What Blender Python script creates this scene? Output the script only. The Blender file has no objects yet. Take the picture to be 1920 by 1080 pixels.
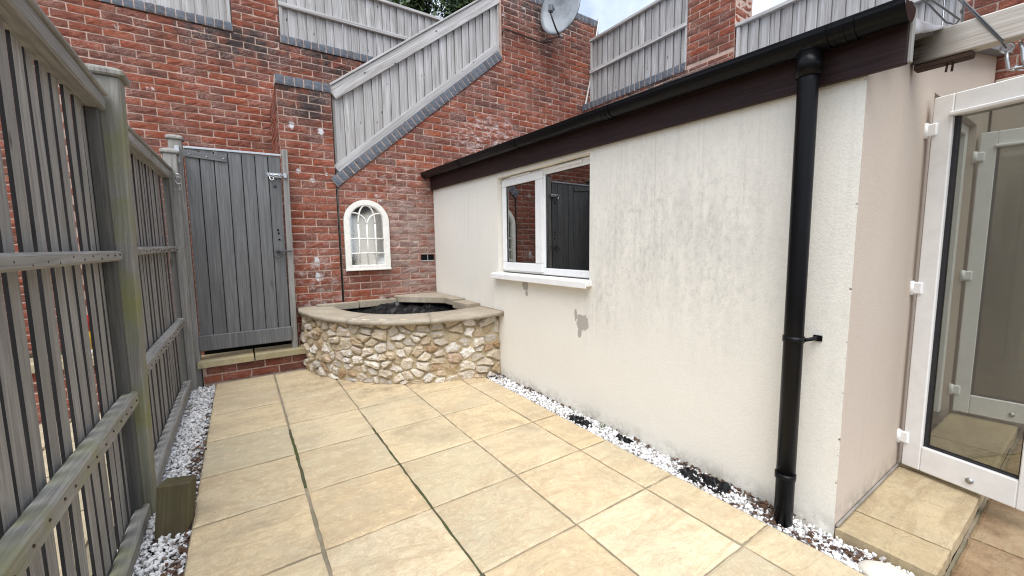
import bpy, bmesh, math, random
import numpy as np
from mathutils import Vector, Matrix, noise as mnoise
R = random.Random(7)
S = bpy.context.scene
COL = S.collection
rad = math.radians

# ------------------------------------------------------------------ camera
PITCH, YAW, ROLL = rad(6.022), rad(33.726), rad(-0.788)
cp, sp, cy, sy = math.cos(PITCH), math.sin(PITCH), math.cos(YAW), math.sin(YAW)
FW = Vector((sy*cp, cy*cp, -sp)); r0 = Vector((cy, -sy, 0)); u0 = r0.cross(FW)
cr, sr = math.cos(ROLL), math.sin(ROLL)
RT = cr*r0 + sr*u0; UP = -sr*r0 + cr*u0
cam = bpy.data.cameras.new('camera'); cam.sensor_width = 36; cam.lens = 36*760.6/1920
cam.clip_start = 0.02; cam.clip_end = 400
co = bpy.data.objects.new('camera', cam); COL.objects.link(co)
co.matrix_world = Matrix(((RT.x, UP.x, -FW.x, 0), (RT.y, UP.y, -FW.y, 0), (RT.z, UP.z, -FW.z, 1.2), (0, 0, 0, 1)))
S.camera = co
# ------------------------------------------------------------------ world, sun, exposure
SUN_EL, SUN_AZ = rad(62), rad(216)      # azimuth measured clockwise from +Y
w = bpy.data.worlds.new('World'); S.world = w; w.use_nodes = True
wn = w.node_tree; wn.nodes.clear()
wo = wn.nodes.new('ShaderNodeOutputWorld'); bg = wn.nodes.new('ShaderNodeBackground')
sky = wn.nodes.new('ShaderNodeTexSky'); sky.sky_type = 'NISHITA'; sky.sun_disc = False
sky.sun_elevation = SUN_EL; sky.sun_rotation = SUN_AZ; sky.dust_density = 2.0
tc = wn.nodes.new('ShaderNodeTexCoord'); nz = wn.nodes.new('ShaderNodeTexNoise')
nz.inputs['Scale'].default_value = 2.3; nz.inputs['Detail'].default_value = 6; nz.inputs['Roughness'].default_value = 0.62
rp = wn.nodes.new('ShaderNodeValToRGB'); rp.color_ramp.elements[0].position = .30; rp.color_ramp.elements[1].position = .62
rp.color_ramp.elements[0].color = (.22, .22, .22, 1); rp.color_ramp.elements[1].color = (.9, .9, .9, 1)
mx = wn.nodes.new('ShaderNodeMix'); mx.data_type = 'RGBA'
mx.inputs['B'].default_value = (6.9, 7.5, 8.5, 1)
wn.links.new(tc.outputs['Generated'], nz.inputs['Vector']); wn.links.new(nz.outputs['Fac'], rp.inputs['Fac'])
wn.links.new(rp.outputs['Color'], mx.inputs['Factor']); wn.links.new(sky.outputs['Color'], mx.inputs['A'])
wn.links.new(mx.outputs['Result'], bg.inputs['Color']); bg.inputs['Strength'].default_value = 0.08
wn.links.new(bg.outputs['Background'], wo.inputs['Surface'])
sl = bpy.data.lights.new('sun', 'SUN'); sl.energy = 1.4; sl.angle = rad(50); sl.color = (1, .985, .96)
so = bpy.data.objects.new('sun', sl); COL.objects.link(so)
sd = Vector((math.sin(SUN_AZ)*math.cos(SUN_EL), math.cos(SUN_AZ)*math.cos(SUN_EL), math.sin(SUN_EL)))
so.rotation_euler = sd.to_track_quat('Z', 'Y').to_euler()
S.view_settings.view_transform = 'Standard'; S.view_settings.look = 'None'
S.cycles.filter_width = 1.15
S.view_settings.exposure = 1.4; S.view_settings.gamma = 1; S.view_settings.use_curve_mapping = False

# ------------------------------------------------------------------ material helpers
class NT:
    def __init__(s, name):
        s.m = bpy.data.materials.new(name); s.m.use_nodes = True
        s.t = s.m.node_tree; s.t.nodes.clear()
        s.out = s.n('ShaderNodeOutputMaterial'); s.b = s.n('ShaderNodeBsdfPrincipled')
        s.l(s.b.outputs['BSDF'], s.out.inputs['Surface'])
    def n(s, k): return s.t.nodes.new(k)
    def l(s, a, b): s.t.links.new(a, b)
    def put(s, sock, v):
        if isinstance(v, bpy.types.NodeSocket): s.l(v, sock)
        elif isinstance(v, (tuple, list)) and len(v) == 3 and sock.type == 'RGBA': sock.default_value = (*v, 1)
        else: sock.default_value = v
    def math(s, op, a, b=0.0, clamp=False):
        n = s.n('ShaderNodeMath'); n.operation = op; n.use_clamp = clamp
        s.put(n.inputs[0], a); s.put(n.inputs[1], b); return n.outputs[0]
    def mix(s, f, a, b, mode='MIX'):
        n = s.n('ShaderNodeMix'); n.data_type = 'RGBA'; n.blend_type = mode; n.clamp_factor = True
        s.put(n.inputs['Factor'], f); s.put(n.inputs['A'], a); s.put(n.inputs['B'], b); return n.outputs['Result']
    def ramp(s, f, *st):
        n = s.n('ShaderNodeValToRGB'); e = n.color_ramp.elements
        while len(e) < len(st): e.new(.5)
        for i, (p, c) in enumerate(st):
            e[i].position = p
            e[i].color = (c, c, c, 1) if isinstance(c, (int, float)) else (*c, 1)
        s.put(n.inputs[0], f); return n.outputs['Color']
    def noise(s, vec, scale, detail=4, rough=.55, dist=0):
        n = s.n('ShaderNodeTexNoise'); s.l(vec, n.inputs['Vector'])
        n.inputs['Scale'].default_value = scale; n.inputs['Detail'].default_value = detail
        n.inputs['Roughness'].default_value = rough; n.inputs['Distortion'].default_value = dist
        return n.outputs['Fac']
    def voro(s, vec, scale, feature='F1'):
        n = s.n('ShaderNodeTexVoronoi'); n.feature = feature; s.l(vec, n.inputs['Vector'])
        n.inputs['Scale'].default_value = scale; return n.outputs['Distance']
    def pos(s): return s.n('ShaderNodeNewGeometry').outputs['Position']
    def xyz(s, v):
        n = s.n('ShaderNodeSeparateXYZ'); s.l(v, n.inputs[0]); return n.outputs
    def oc(s, sc=(1, 1, 1), rnd=True):
        o = s.n('ShaderNodeTexCoord').outputs['Object']
        mp = s.n('ShaderNodeMapping'); s.l(o, mp.inputs['Vector']); mp.inputs['Scale'].default_value = sc
        if rnd:
            q = s.n('ShaderNodeCombineXYZ')
            r = s.math('MULTIPLY', s.rnd(), 57.0)
            for i in range(3): s.l(r, q.inputs[i])
            s.l(q.outputs[0], mp.inputs['Location'])
        return mp.outputs['Vector']
    def map(s, v, sc, loc=(0, 0, 0)):
        mp = s.n('ShaderNodeMapping'); s.l(v, mp.inputs['Vector']); mp.inputs['Scale'].default_value = sc
        mp.inputs['Location'].default_value = loc; return mp.outputs['Vector']
    def rnd(s): return s.n('ShaderNodeObjectInfo').outputs['Random']
    def isl(s): return s.n('ShaderNodeNewGeometry').outputs['Random Per Island']
    def blob(s, c, r, soft=1.0):
        """1 inside an ellipsoid round a place of the real world, fading to 0 at its rim"""
        p = s.map(s.pos(), tuple(1/q for q in r), tuple(-a/q for a, q in zip(c, r)))
        n = s.n('ShaderNodeVectorMath'); n.operation = 'LENGTH'; s.l(p, n.inputs[0])
        return s.math('MULTIPLY', s.math('SUBTRACT', 1.0, n.outputs['Value'], True), 1/soft, True)
    def bump(s, h, strength=.4, dist=.01):
        n = s.n('ShaderNodeBump'); n.inputs['Strength'].default_value = strength; n.inputs['Distance'].default_value = dist
        s.put(n.inputs['Height'], h); s.l(n.outputs[0], s.b.inputs['Normal'])
    def fin(s, col, rough=.8, spec=.3, metal=0):
        s.put(s.b.inputs['Base Color'], col); s.put(s.b.inputs['Roughness'], rough)
        s.b.inputs['Specular IOR Level'].default_value = spec; s.b.inputs['Metallic'].default_value = metal
        return s.m

def mat_plain(name, col, rough=.5, spec=.5, metal=0, dirt=.12, sc=14):
    k = NT(name); v = k.oc()
    n = k.noise(v, sc, 5, .6)
    c = k.mix(k.ramp(n, (.42, 0.0), (.75, 1.0)), col, tuple(x*(1-dirt*2) for x in col))
    k.bump(k.noise(v, sc*9, 3), .06, .002)
    return k.fin(c, rough, spec, metal)

def mat_brick(name, island, dark=1.0):
    k = NT(name); r = k.isl() if island else k.rnd(); p = k.pos()
    c = k.ramp(r, (0, (.32, .084, .046)), (.17, (.38, .095, .048)), (.36, (.26, .076, .048)), (.5, (.42, .115, .056)),
               (.63, (.205, .074, .054)), (.77, (.36, .100, .055)), (.9, (.165, .074, .058)), (1, (.30, .112, .070)))
    x = k.xyz(p)
    q = k.n('ShaderNodeCombineXYZ'); k.l(k.math('ADD', x[0], x[1]), q.inputs[0]); k.l(x[2], q.inputs[2])
    pv = q.outputs[0]
    n1 = k.noise(k.map(pv, (18, 1, 46)), 1.0, 5, .65, .6)
    c = k.mix(k.ramp(n1, (.38, .75), (.62, 0.0)), c, k.mix(.5, c, (.05, .032, .03)))
    c = k.mix(k.ramp(k.noise(pv, 150, 4, .8), (.40, .5), (.58, 0.0)), c, (.09, .045, .036))
    n2 = k.noise(pv, 9, 5, .7)
    c = k.mix(k.math('MULTIPLY', k.ramp(n2, (.5, 0.0), (.72, 1.0)), .45), c, (.42, .20, .13))
    # soot below the copings
    st = k.math('MAXIMUM', k.blob((.1, 5.5, 3.45), (1.1, .8, .42)), k.blob((.65, 4.6, 2.7), (.5, .3, .48)))
    st = k.math('MAXIMUM', st, k.blob((3.7, 4.6, 4.45), (1.4, .5, .75)))
    st = k.math('MAXIMUM', st, k.blob((4.36, 3.6, 3.1), (.2, 1.3, .25)))
    st = k.math('MAXIMUM', st, k.blob((1.3, 5.5, 3.45), (1.2, .8, .3)))
    st = k.math('MULTIPLY', st, k.ramp(k.noise(pv, 5, 4, .7), (.36, 0.0), (.55, 1.0)))
    c = k.mix(k.math('MULTIPLY', st, 1.5, True), c, (.055, .042, .04))
    # lime bloom: grey wash in the corner, white crust above the roof, runs on the pier
    g = k.math('MULTIPLY', k.blob((1.75, 4.6, 1.15), (.62, .3, .85), .55), k.ramp(k.noise(k.map(pv, (6, 1, 14)), 1.0, 6, .75), (.36, 0.0), (.58, 1.0)))
    c = k.mix(k.math('MULTIPLY', g, .85), c, (.33, .265, .235))
    g = k.math('MULTIPLY', k.blob((.62, 4.6, .85), (.45, .3, .55), .6), k.ramp(k.noise(k.map(pv, (8, 1, 11)), 1.0, 6, .75), (.5, 0.0), (.62, 1.0)))
    c = k.mix(k.math('MULTIPLY', g, .7), c, (.5, .44, .42))
    g = k.math('MULTIPLY', k.blob((2.75, 4.6, 2.55), (.62, .3, .42), .7), k.ramp(k.noise(k.map(pv, (7, 1, 15)), 1.0, 6, .8), (.5, 0.0), (.6, 1.0)))
    c = k.mix(k.math('MULTIPLY', g, .95), c, (.66, .60, .58))
    for (xx, zz, a, b) in ((.51, 2.40, .05, .07), (.77, 2.37, .05, .08), (.54, 1.96, .035, .05), (.665, 1.88, .05, .045), (.80, 1.95, .025, .03), (.66, 1.06, .05, .10), (.66, .90, .05, .09)):
        g = k.math('ADD', k.blob((xx, 4.6, zz), (a, .3, b)), k.math('MULTIPLY', k.math('SUBTRACT', k.noise(pv, 34, 4, .75), .5), 1.3))
        c = k.mix(k.math('MULTIPLY', k.ramp(g, (.42, 0.0), (.62, 1.0)), k.math('MULTIPLY', k.blob((xx, 4.6, zz), (a*1.7, .3, b*1.5)), 2.5, True)), c, (.60, .60, .62))
    g = k.math('MULTIPLY', k.blob((1.5, 4.6, 1.75), (.7, .3, .6), .6), k.ramp(k.noise(k.map(pv, (7, 1, 16)), 1.0, 6, .8), (.50, 0.0), (.62, 1.0)))
    c = k.mix(k.math('MULTIPLY', g, .6), c, (.55, .44, .40))
    c = k.mix(k.math('MULTIPLY', k.ramp(k.noise(pv, 3.1, 5, .7), (.46, 0.0), (.68, .6)), k.ramp(k.noise(pv, 60, 4, .75), (.45, 0.0), (.6, 1.0))), c, (.50, .37, .33))
    v = k.voro(k.map(pv, (3.0, 1, 5.2)), 1.0)
    v = k.math('MULTIPLY', k.ramp(v, (.05, 1.0), (.14, 0.0)), k.ramp(k.noise(pv, 40, 4, .7), (.45, 0.0), (.6, 1.0)))
    c = k.mix(v, c, (.68, .64, .62))
    hb = k.math('ADD', k.noise(k.map(pv, (30, 1, 70)), 1.0, 6, .7, 1.2), k.math('MULTIPLY', k.noise(pv, 130, 3), .4))
    k.bump(hb, 1.0, .009)
    return k.fin(c, .9, .15)

def mat_mortar(name, col, moss=0):
    k = NT(name); p = k.pos()
    c = k.mix(k.ramp(k.noise(p, 7, 6, .7), (.35, 0.0), (.7, 1.0)), col, tuple(x*.62 for x in col))
    if moss: c = k.mix(k.math('MULTIPLY', k.ramp(k.noise(p, 3, 4), (.45, 0.0), (.62, 1.0)), moss), c, (.07, .085, .03))
    k.bump(k.noise(p, 160, 4, .7), .6, .004)
    return k.fin(c, .95, .1)

def mat_blue(name):
    k = NT(name); v = k.oc()
    c = k.ramp(k.rnd(), (0, (.085, .10, .125)), (.5, (.115, .13, .155)), (1, (.075, .08, .095)))
    c = k.mix(k.ramp(k.noise(v, 22, 5, .7), (.5, 0.0), (.75, .6)), c, (.2, .19, .185))
    k.bump(k.noise(v, 60, 4, .6), .4, .004); return k.fin(c, .62, .35)

def mat_wood(name, c1, c2, c3, green=0, grain=(60, 60, 2.2), knots=.5, rough=.85, gcol=(.13, .145, .045), rot=None, ks=(5.2, 5.2, 1.9)):
    k = NT(name); v = k.oc(grain); o = k.oc()
    n = k.noise(v, 1.0, 6, .68, 1.3)
    c = k.ramp(n, (.28, c1), (.5, c2), (.72, c3))
    big = k.noise(k.map(o, (3, 3, .9)), 2.0, 3)
    c = k.mix(k.ramp(big, (.35, .35), (.65, 0.0)), c, c1)
    tone = k.rnd(); c = k.mix(k.math('MULTIPLY', tone, .30), c, tuple(x*.55 for x in c2))
    if knots:
        kv = k.voro(k.map(o, ks), 1.0)
        c = k.mix(k.math('MULTIPLY', k.ramp(kv, (.045, 1.0), (.10, 0.0)), knots), c, tuple(x*.22 for x in c1))
    if green:
        g = k.ramp(k.noise(k.pos(), 3.2, 5, .65), (.44, 0.0), (.66, 1.0))
        c = k.mix(k.math('MULTIPLY', g, green), c, gcol)
    if rot: c = k.mix(k.math('MULTIPLY', k.blob(rot, (.3, .21, .2), .7), k.ramp(n, (.2, .6), (.6, 1.0))), c, (.022, .015, .011))
    k.bump(n, .55, .004); return k.fin(c, rough, .2)

def mat_slab(name, base=(.70, .575, .385), grey=.5, brown=0):
    k = NT(name); p = k.pos(); r = k.rnd()
    o = k.n('ShaderNodeCombineXYZ'); rr = k.math('MULTIPLY', r, 31.0)
    k.l(rr, o.inputs[0]); k.l(rr, o.inputs[1])
    ad = k.n('ShaderNodeVectorMath'); ad.operation = 'ADD'; k.l(p, ad.inputs[0]); k.l(o.outputs[0], ad.inputs[1]); v = ad.outputs[0]
    c = k.ramp(r, (0, tuple(x*1.06 for x in base)), (.35, (base[0]*.93, base[1]*.91, base[2]*.86)), (.6, (base[0]*.78, base[1]*.81, base[2]*.80)), (.8, (base[0]*1.0, base[1]*.95, base[2]*.86)), (1, (base[0]*.84, base[1]*.78, base[2]*.68)))
    band = k.noise(k.map(v, (1.6, 5.5, 1)), 1.0, 6, .62, 1.6)
    c = k.mix(k.ramp(band, (.40, .7), (.52, 0.0)), c, (base[0]*.72, base[1]*.67, base[2]*.62))
    c = k.mix(k.ramp(k.noise(v, 2.0, 5, .65), (.46, 0.0), (.66, grey)), c, (.40, .36, .27))
    c = k.mix(k.ramp(k.noise(v, 26, 5, .75), (.52, 0.0), (.70, .55)), c, tuple(min(1, x*1.22) for x in base))
    c = k.mix(k.ramp(k.noise(v, 60, 5, .8), (.55, 0.0), (.72, .45)), c, tuple(x*.6 for x in base))
    c = k.mix(k.ramp(k.noise(v, 190, 3, .8), (.40, .30), (.60, 0.0)), c, tuple(x*.62 for x in base))
    fl = k.ramp(k.noise(v, 13, 7, .78, .8), (.50, 0.0), (.56, 1.0))
    c = k.mix(k.math('MULTIPLY', fl, k.ramp(k.math('FRACT', k.math('MULTIPLY', r, 7.3)), (.45, 0.0), (.75, .6))), c, (base[0]*.72, base[1]*.66, base[2]*.62))
    wet = k.math('MULTIPLY', k.math('MAXIMUM', k.blob((1.0, 3.45, 0), (.75, .5, .3), .8), k.blob((.55, 3.95, 0), (.5, .5, .3), .8)), k.ramp(k.noise(p, 6, 6, .75), (.40, 0.0), (.60, 1.0)))
    c = k.mix(k.math('MULTIPLY', wet, .6), c, (.20, .135, .085))
    c = k.mix(k.ramp(k.noise(p, 1.3, 6, .75, 1.0), (.54, 0.0), (.68, .5)), c, (.27, .225, .15))
    if brown: c = k.mix(k.ramp(k.noise(v, 2.6, 6, .7), (.42, 0.0), (.58, brown)), c, (.15, .085, .045))
    h = k.noise(k.map(v, (3.2, 6.5, 1)), 1.0, 9, .72, 1.2)
    c = k.mix(k.ramp(h, (.455, 0.0), (.475, .55), (.495, 0.0)), c, (base[0]*.66, base[1]*.60, base[2]*.55))
    h2 = k.ramp(h, (.30, 0.0), (.36, .25), (.44, .3), (.47, .55), (.58, .6), (.62, 1.0))
    k.bump(k.math('ADD', h2, k.math('MULTIPLY', k.noise(v, 75, 5, .8), 1.1)), .55, .007)
    return k.fin(c, .78, .25)

Y0c = .568
def mat_render(name, col, stain):
    k = NT(name); p = k.pos(); c = k.mix(k.ramp(k.noise(p, 1.1, 4, .6), (.35, 0.0), (.7, .6)), col, tuple(x*.93 for x in col))
    c = k.mix(k.ramp(k.noise(p, 170, 4, .8), (.36, .22), (.56, 0.0)), c, tuple(x*.6 for x in col))
    hb = k.math('ADD', k.noise(p, 120, 4, .65), k.math('MULTIPLY', k.noise(p, 9, 4), .8))
    if stain:
        x = k.xyz(p)
        s = k.ramp(k.noise(k.map(p, (1, 8, 2.0)), 1.0, 7, .74), (.42, 0.0), (.66, 1.0))
        f = k.ramp(k.noise(k.map(p, (1, 1, .7)), 30, 7, .82), (.47, 0.0), (.62, 1.0))
        a = k.math('MAXIMUM', k.blob((1.96, 1.55, 1.25), (.4, .72, .70), .75), k.blob((1.96, 1.15, 1.2), (.4, .45, .75), .8))
        a = k.math('MAXIMUM', a, k.blob((1.96, 1.85, .9), (.4, .3, .4), .9))
        a = k.math('MAXIMUM', a, k.math('MULTIPLY', k.blob((1.96, .62, .9), (.4, .22, 1.0), .8), .3))
        c = k.mix(k.math('MULTIPLY', k.math('MULTIPLY', a, s), .36), c, (.36, .35, .33))
        c = k.mix(k.math('MULTIPLY', k.math('MULTIPLY', a, f), .27), c, (.22, .22, .21))
        dr = k.math('MULTIPLY', k.ramp(k.noise(k.map(p, (1, 34, .55)), 1.0, 5, .7), (.52, 0.0), (.70, 1.0)), k.math('MAXIMUM', k.blob((1.96, 1.4, 1.6), (.4, 1.1, .75), .8), k.math('MAXIMUM', k.blob((1.96, 2.03, .70), (.4, .16, .32), .8), k.blob((1.96, 3.8, 1.5), (.4, .6, .6), .8))))
        c = k.mix(k.math('MULTIPLY', dr, .34), c, (.33, .315, .28))
        a2 = k.blob((1.96, 3.4, .75), (.4, .5, .35), .9)
        c = k.mix(k.math('MULTIPLY', k.math('MULTIPLY', a2, s), .3), c, (.5, .45, .36))
        ch = k.math('MULTIPLY', k.math('LESS_THAN', x[1], Y0c+.007), k.ramp(k.noise(k.map(p, (1, 1, 9)), 3.0, 5, .7), (.60, 0.0), (.63, 1.0)))
        c = k.mix(ch, c, (.20, .14, .09))
        # general fine specks and drips of dirt
        c = k.mix(k.math('MULTIPLY', k.ramp(k.noise(p, 38, 6, .8), (.66, 0.0), (.72, 1.0)), .5), c, (.25, .23, .2))
        low = k.math('MULTIPLY', k.math('SUBTRACT', 1.0, k.math('MULTIPLY', x[2], 11.0), True), k.ramp(k.noise(p, 12, 5, .75), (.42, 0.0), (.6, 1.0)))
        c = k.mix(k.math('MULTIPLY', low, .45), c, (.22, .19, .13))
        # patches where the paint has come away
        jn = k.math('MULTIPLY', k.math('SUBTRACT', k.noise(p, 28, 4, .7), .5), 1.5)
        for (yy, zz, ry, rz) in ((2.055, .655, .095, .088), (2.085, .575, .03, .06), (2.125, .70, .022, .075), (2.74, .865, .062, .062), (2.72, .80, .03, .04)):
            b = k.math('ADD', k.blob((1.962, yy, zz), (.3, ry, rz)), k.math('MULTIPLY', jn, .55))
            b = k.ramp(b, (.34, 0.0), (.37, 1.0))
            c = k.mix(b, c, (.42, .39, .35)); hb = k.math('SUBTRACT', hb, k.math('MULTIPLY', b, .8))
    else:
        low = k.math('MULTIPLY', k.math('SUBTRACT', 1.0, k.math('MULTIPLY', k.xyz(p)[2], 7.0), True), k.ramp(k.noise(p, 14, 5, .75), (.40, 0.0), (.6, 1.0)))
        c = k.mix(k.math('MULTIPLY', low, .7), c, (.2, .18, .15))
        c = k.mix(k.ramp(k.noise(k.map(p, (20, 20, 1.2)), 1.0, 5, .7), (.58, 0.0), (.8, .35)), c, tuple(x*.75 for x in col))
        c = k.mix(k.math('MULTIPLY', k.ramp(k.noise(p, 30, 6, .8), (.67, 0.0), (.72, 1.0)), .5), c, (.2, .18, .16))
    k.bump(hb, .35, .006); return k.fin(c, .88, .2)

def mat_glass(name, tint, refl=1.0):
    k = NT(name); t = k.n('ShaderNodeBsdfTransparent'); t.inputs['Color'].default_value = (*tint, 1)
    g = k.n('ShaderNodeBsdfGlossy'); g.inputs['Roughness'].default_value = 0.0
    f = k.n('ShaderNodeFresnel'); f.inputs['IOR'].default_value = 1.5
    mxs = k.n('ShaderNodeMixShader'); k.l(k.math('MULTIPLY', f.outputs[0], refl, True), mxs.inputs[0])
    k.l(t.outputs[0], mxs.inputs[1]); k.l(g.outputs[0], mxs.inputs[2]); k.l(mxs.outputs[0], k.out.inputs['Surface'])
    return k.m

def mat_island(name, stops, rough=.75, spec=.3, sc=60):
    k = NT(name); c = k.ramp(k.isl(), *stops); p = k.pos()
    c = k.mix(k.ramp(k.noise(p, sc, 4, .7), (.5, 0.0), (.75, .5)), c, (.3, .27, .24))
    k.bump(k.noise(p, sc*2, 3), .4, .004); return k.fin(c, rough, spec)

def mat_stone(name):
    k = NT(name); v = k.oc()
    c = k.ramp(k.rnd(), (0, (.78, .75, .70)), (.16, (.46, .37, .25)), (.3, (.84, .82, .79)), (.44, (.33, .24, .14)), (.56, (.70, .65, .57)),
               (.68, (.38, .35, .31)), (.78, (.80, .78, .75)), (.88, (.30, .17, .085)), (1, (.62, .53, .40)))
    c = k.mix(k.ramp(k.noise(v, 26, 5, .7, 1.0), (.42, 0.0), (.62, .75)), c, (.44, .33, .19))
    c = k.mix(k.ramp(k.noise(v, 40, 5, .75), (.58, 0.0), (.66, .8)), c, (.80, .78, .75))
    c = k.mix(k.ramp(k.noise(v, 34, 5, .75, .8), (.62, 0.0), (.72, .8)), c, (.10, .075, .05))
    k.bump(k.noise(v, 38, 6, .75, .6), .8, .008); return k.fin(c, .62, .4)

M = {}
M['brick'] = mat_brick('brick', False); M['brick_far'] = mat_brick('brick_far', True)
M['mortar'] = mat_mortar('mortar', (.57, .415, .34)); M['greymortar'] = mat_mortar('grey_mortar', (.30, .27, .235)); M['blue'] = mat_blue('blue_brick')
M['joint'] = mat_mortar('slab_joint', (.33, .275, .20), .35); M['mossjoint'] = mat_mortar('mossy_joint', (.10, .095, .06), .9); M['soil'] = mat_mortar('soil', (.045, .032, .024), .3)
M['fence'] = mat_wood('fence_wood', (.15, .142, .135), (.30, .288, .272), (.45, .435, .41), .08, ks=(8, 8, 3.2), knots=.75)
M['fence_dark'] = mat_wood('fence_stile_wood', (.06, .058, .055), (.10, .097, .092), (.15, .146, .138), .1)
M['pale_edge'] = mat_wood('dark_board_edge', (.09, .086, .083), (.15, .145, .14), (.21, .205, .2), 0, knots=0)  # edge faces coloured darker than the fronts, drawing a line at each board
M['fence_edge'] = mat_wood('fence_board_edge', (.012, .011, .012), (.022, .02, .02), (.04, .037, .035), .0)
M['fence_mossy'] = mat_wood('mossy_wood', (.14, .133, .118), (.27, .26, .235), (.40, .385, .345), .8, gcol=(.20, .205, .075))
M['pale'] = mat_wood('weathered_pale_wood', (.22, .20, .18), (.50, .485, .475), (.76, .75, .75), .0, (38, 38, 1.3), .9, ks=(9, 9, 4.5))
M['gate'] = mat_wood('grey_painted_wood', (.092, .093, .094), (.152, .154, .156), (.24, .242, .244), .0, (50, 50, 1.6), .25, .7)
M['beam'] = mat_wood('beam_wood', (.33, .29, .24), (.50, .455, .40), (.66, .62, .57), .0, (60, 60, 2.2), .4, rot=(2.46, .60, 1.99))
M['fascia'] = mat_wood('dark_stained_wood', (.018, .010, .010), (.034, .018, .018), (.055, .03, .028), 0, (40, 60, 2.0), .1, .55)
M['slab'] = mat_slab('buff_slab'); M['step'] = mat_slab('step_slab', (.50, .405, .255), .25, .12)
M['brownslab'] = mat_slab('brown_slab', (.40, .29, .175), .2, .75); M['coping'] = mat_slab('planter_coping', (.43, .385, .315), .6, .2)
M['gatestep'] = mat_slab('gate_step_slab', (.48, .41, .24), .5, .1)
M['render'] = mat_render('cream_render', (.82, .785, .705), True); M['render_end'] = mat_render('pink_render', (.545, .465, .39), False)
M['upvc'] = mat_plain('white_upvc', (.84, .84, .83), .32, .5, 0, .04); M['upvc_old'] = mat_plain('door_upvc', (.80, .79, .77), .35, .5, 0, .05)
M['gasket'] = mat_plain('gasket', (.015, .015, .018), .5); M['black'] = mat_plain('black_plastic', (.006, .006, .007), .30, .14, 0, .1)
M['glass'] = mat_glass('window_glass', (.82, .85, .83), 5.2); M['door_glass'] = mat_glass('door_glass', (.62, .635, .60), 3.0); M['far_glass'] = mat_glass('far_glass', (.80, .82, .79), 1.6)
M['mirror'] = mat_plain('mirror_glass', (.86, .88, .88), .015, .5, 1, .01)
M['cream_paint'] = mat_plain('cream_paint', (.84, .815, .75), .5, .4, 0, .08, 30)
M['galv'] = mat_plain('galvanised_steel', (.52, .53, .54), .38, .5, .9, .1, 30); M['lead'] = mat_plain('zinc_sheet', (.55, .56, .58), .36, .5, .35, .12, 18)
M['rust'] = mat_plain('rusty_steel', (.06, .035, .025), .8, .3, .2); M['roof'] = mat_plain('grey_roof_felt', (.2, .2, .21), .9, .2)
M['dish'] = mat_plain('dish_grey', (.26, .28, .30), .4, .5, 0, .25, 6); M['dishback'] = mat_plain('dish_dark', (.05, .05, .055), .6)
M['lnb'] = mat_plain('lnb_grey', (.10, .105, .115), .5); M['whitecable'] = mat_plain('white_cable', (.75, .74, .72), .5)
M['blackcable'] = mat_plain('black_cable', (.012, .012, .012), .5); M['dark'] = mat_plain('dark_interior', (.008, .008, .008), .9, .05)
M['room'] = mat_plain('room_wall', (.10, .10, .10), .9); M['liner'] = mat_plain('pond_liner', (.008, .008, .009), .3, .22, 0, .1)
M['gravel'] = mat_island('white_gravel', ((0, (.80, .79, .78)), (.35, (.72, .71, .70)), (.6, (.86, .855, .85)), (.86, (.62, .60, .58)), (.93, (.34, .30, .27)), (1, (.16, .12, .10))))
M['litter'] = mat_island('leaf_litter', ((0, (.10, .05, .03)), (.4, (.06, .035, .025)), (.7, (.14, .075, .04)), (1, (.03, .022, .018))), .9, .1)
M['stone'] = mat_stone('flint_stone'); M['stonemortar'] = mat_mortar('planter_mortar', (.50, .405, .255))
M['cobble'] = mat_plain('cobble', (.66, .61, .53), .7, .3, 0, .12, 20); M['leaf'] = mat_island('leaf', ((0, (.028, .06, .016)), (.5, (.05, .095, .025)), (1, (.085, .13, .04))), .6, .3, 9)
M['stub'] = mat_wood('brown_wood', (.05, .038, .022), (.10, .08, .045), (.16, .13, .08), .35, (50, 50, 2), .2, gcol=(.10, .10, .045))
M['bark'] = mat_wood('bark', (.05, .04, .03), (.09, .075, .06), (.13, .11, .09)); M['paleslab'] = mat_slab('neighbour_slab', (.50, .43, .30), .5, .1)
M['yellow'] = mat_plain('yellow_plastic', (.72, .44, .02), .4); M['red'] = mat_plain('red_plastic', (.55, .02, .02), .4)
M['cardboard'] = mat_plain('pack_blue', (.05, .07, .11), .5); M['packyellow'] = mat_plain('pack_yellow', (.80, .78, .14), .5); M['packwhite'] = mat_plain('pack_white', (.72, .78, .82), .5)

# ------------------------------------------------------------------ object helpers
W = {}
def link(o, world, parent=None):
    COL.objects.link(o); W[o] = world
    if parent is not None:
        o.parent = parent; o.matrix_basis = W[parent].inverted() @ world
    else: o.matrix_basis = world
    return o
def T(x, y, z): return Matrix.Translation((x, y, z))
def tag(o, label=None, cat=None, group=None, kind=None):
    if label: o['label'] = label
    if cat: o['category'] = cat
    if group: o['group'] = group
    if kind: o['kind'] = kind
    return o
def thing(name, loc, label, cat, group=None):
    o = bpy.data.objects.new(name, None); o.empty_display_size = .1
    return tag(link(o, T(*loc)), label, cat, group)
def mesh(bm, name, m, smooth=False):
    me = bpy.data.meshes.new(name); bm.to_mesh(me); bm.free()
    for mm in (m if isinstance(m, (list, tuple)) else [m]): me.materials.append(mm)
    if smooth: me.polygons.foreach_set('use_smooth', [True]*len(me.polygons))
    return me
def obj(name, me, parent=None, world=None):
    return link(bpy.data.objects.new(name, me), world or Matrix(), parent)
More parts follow.
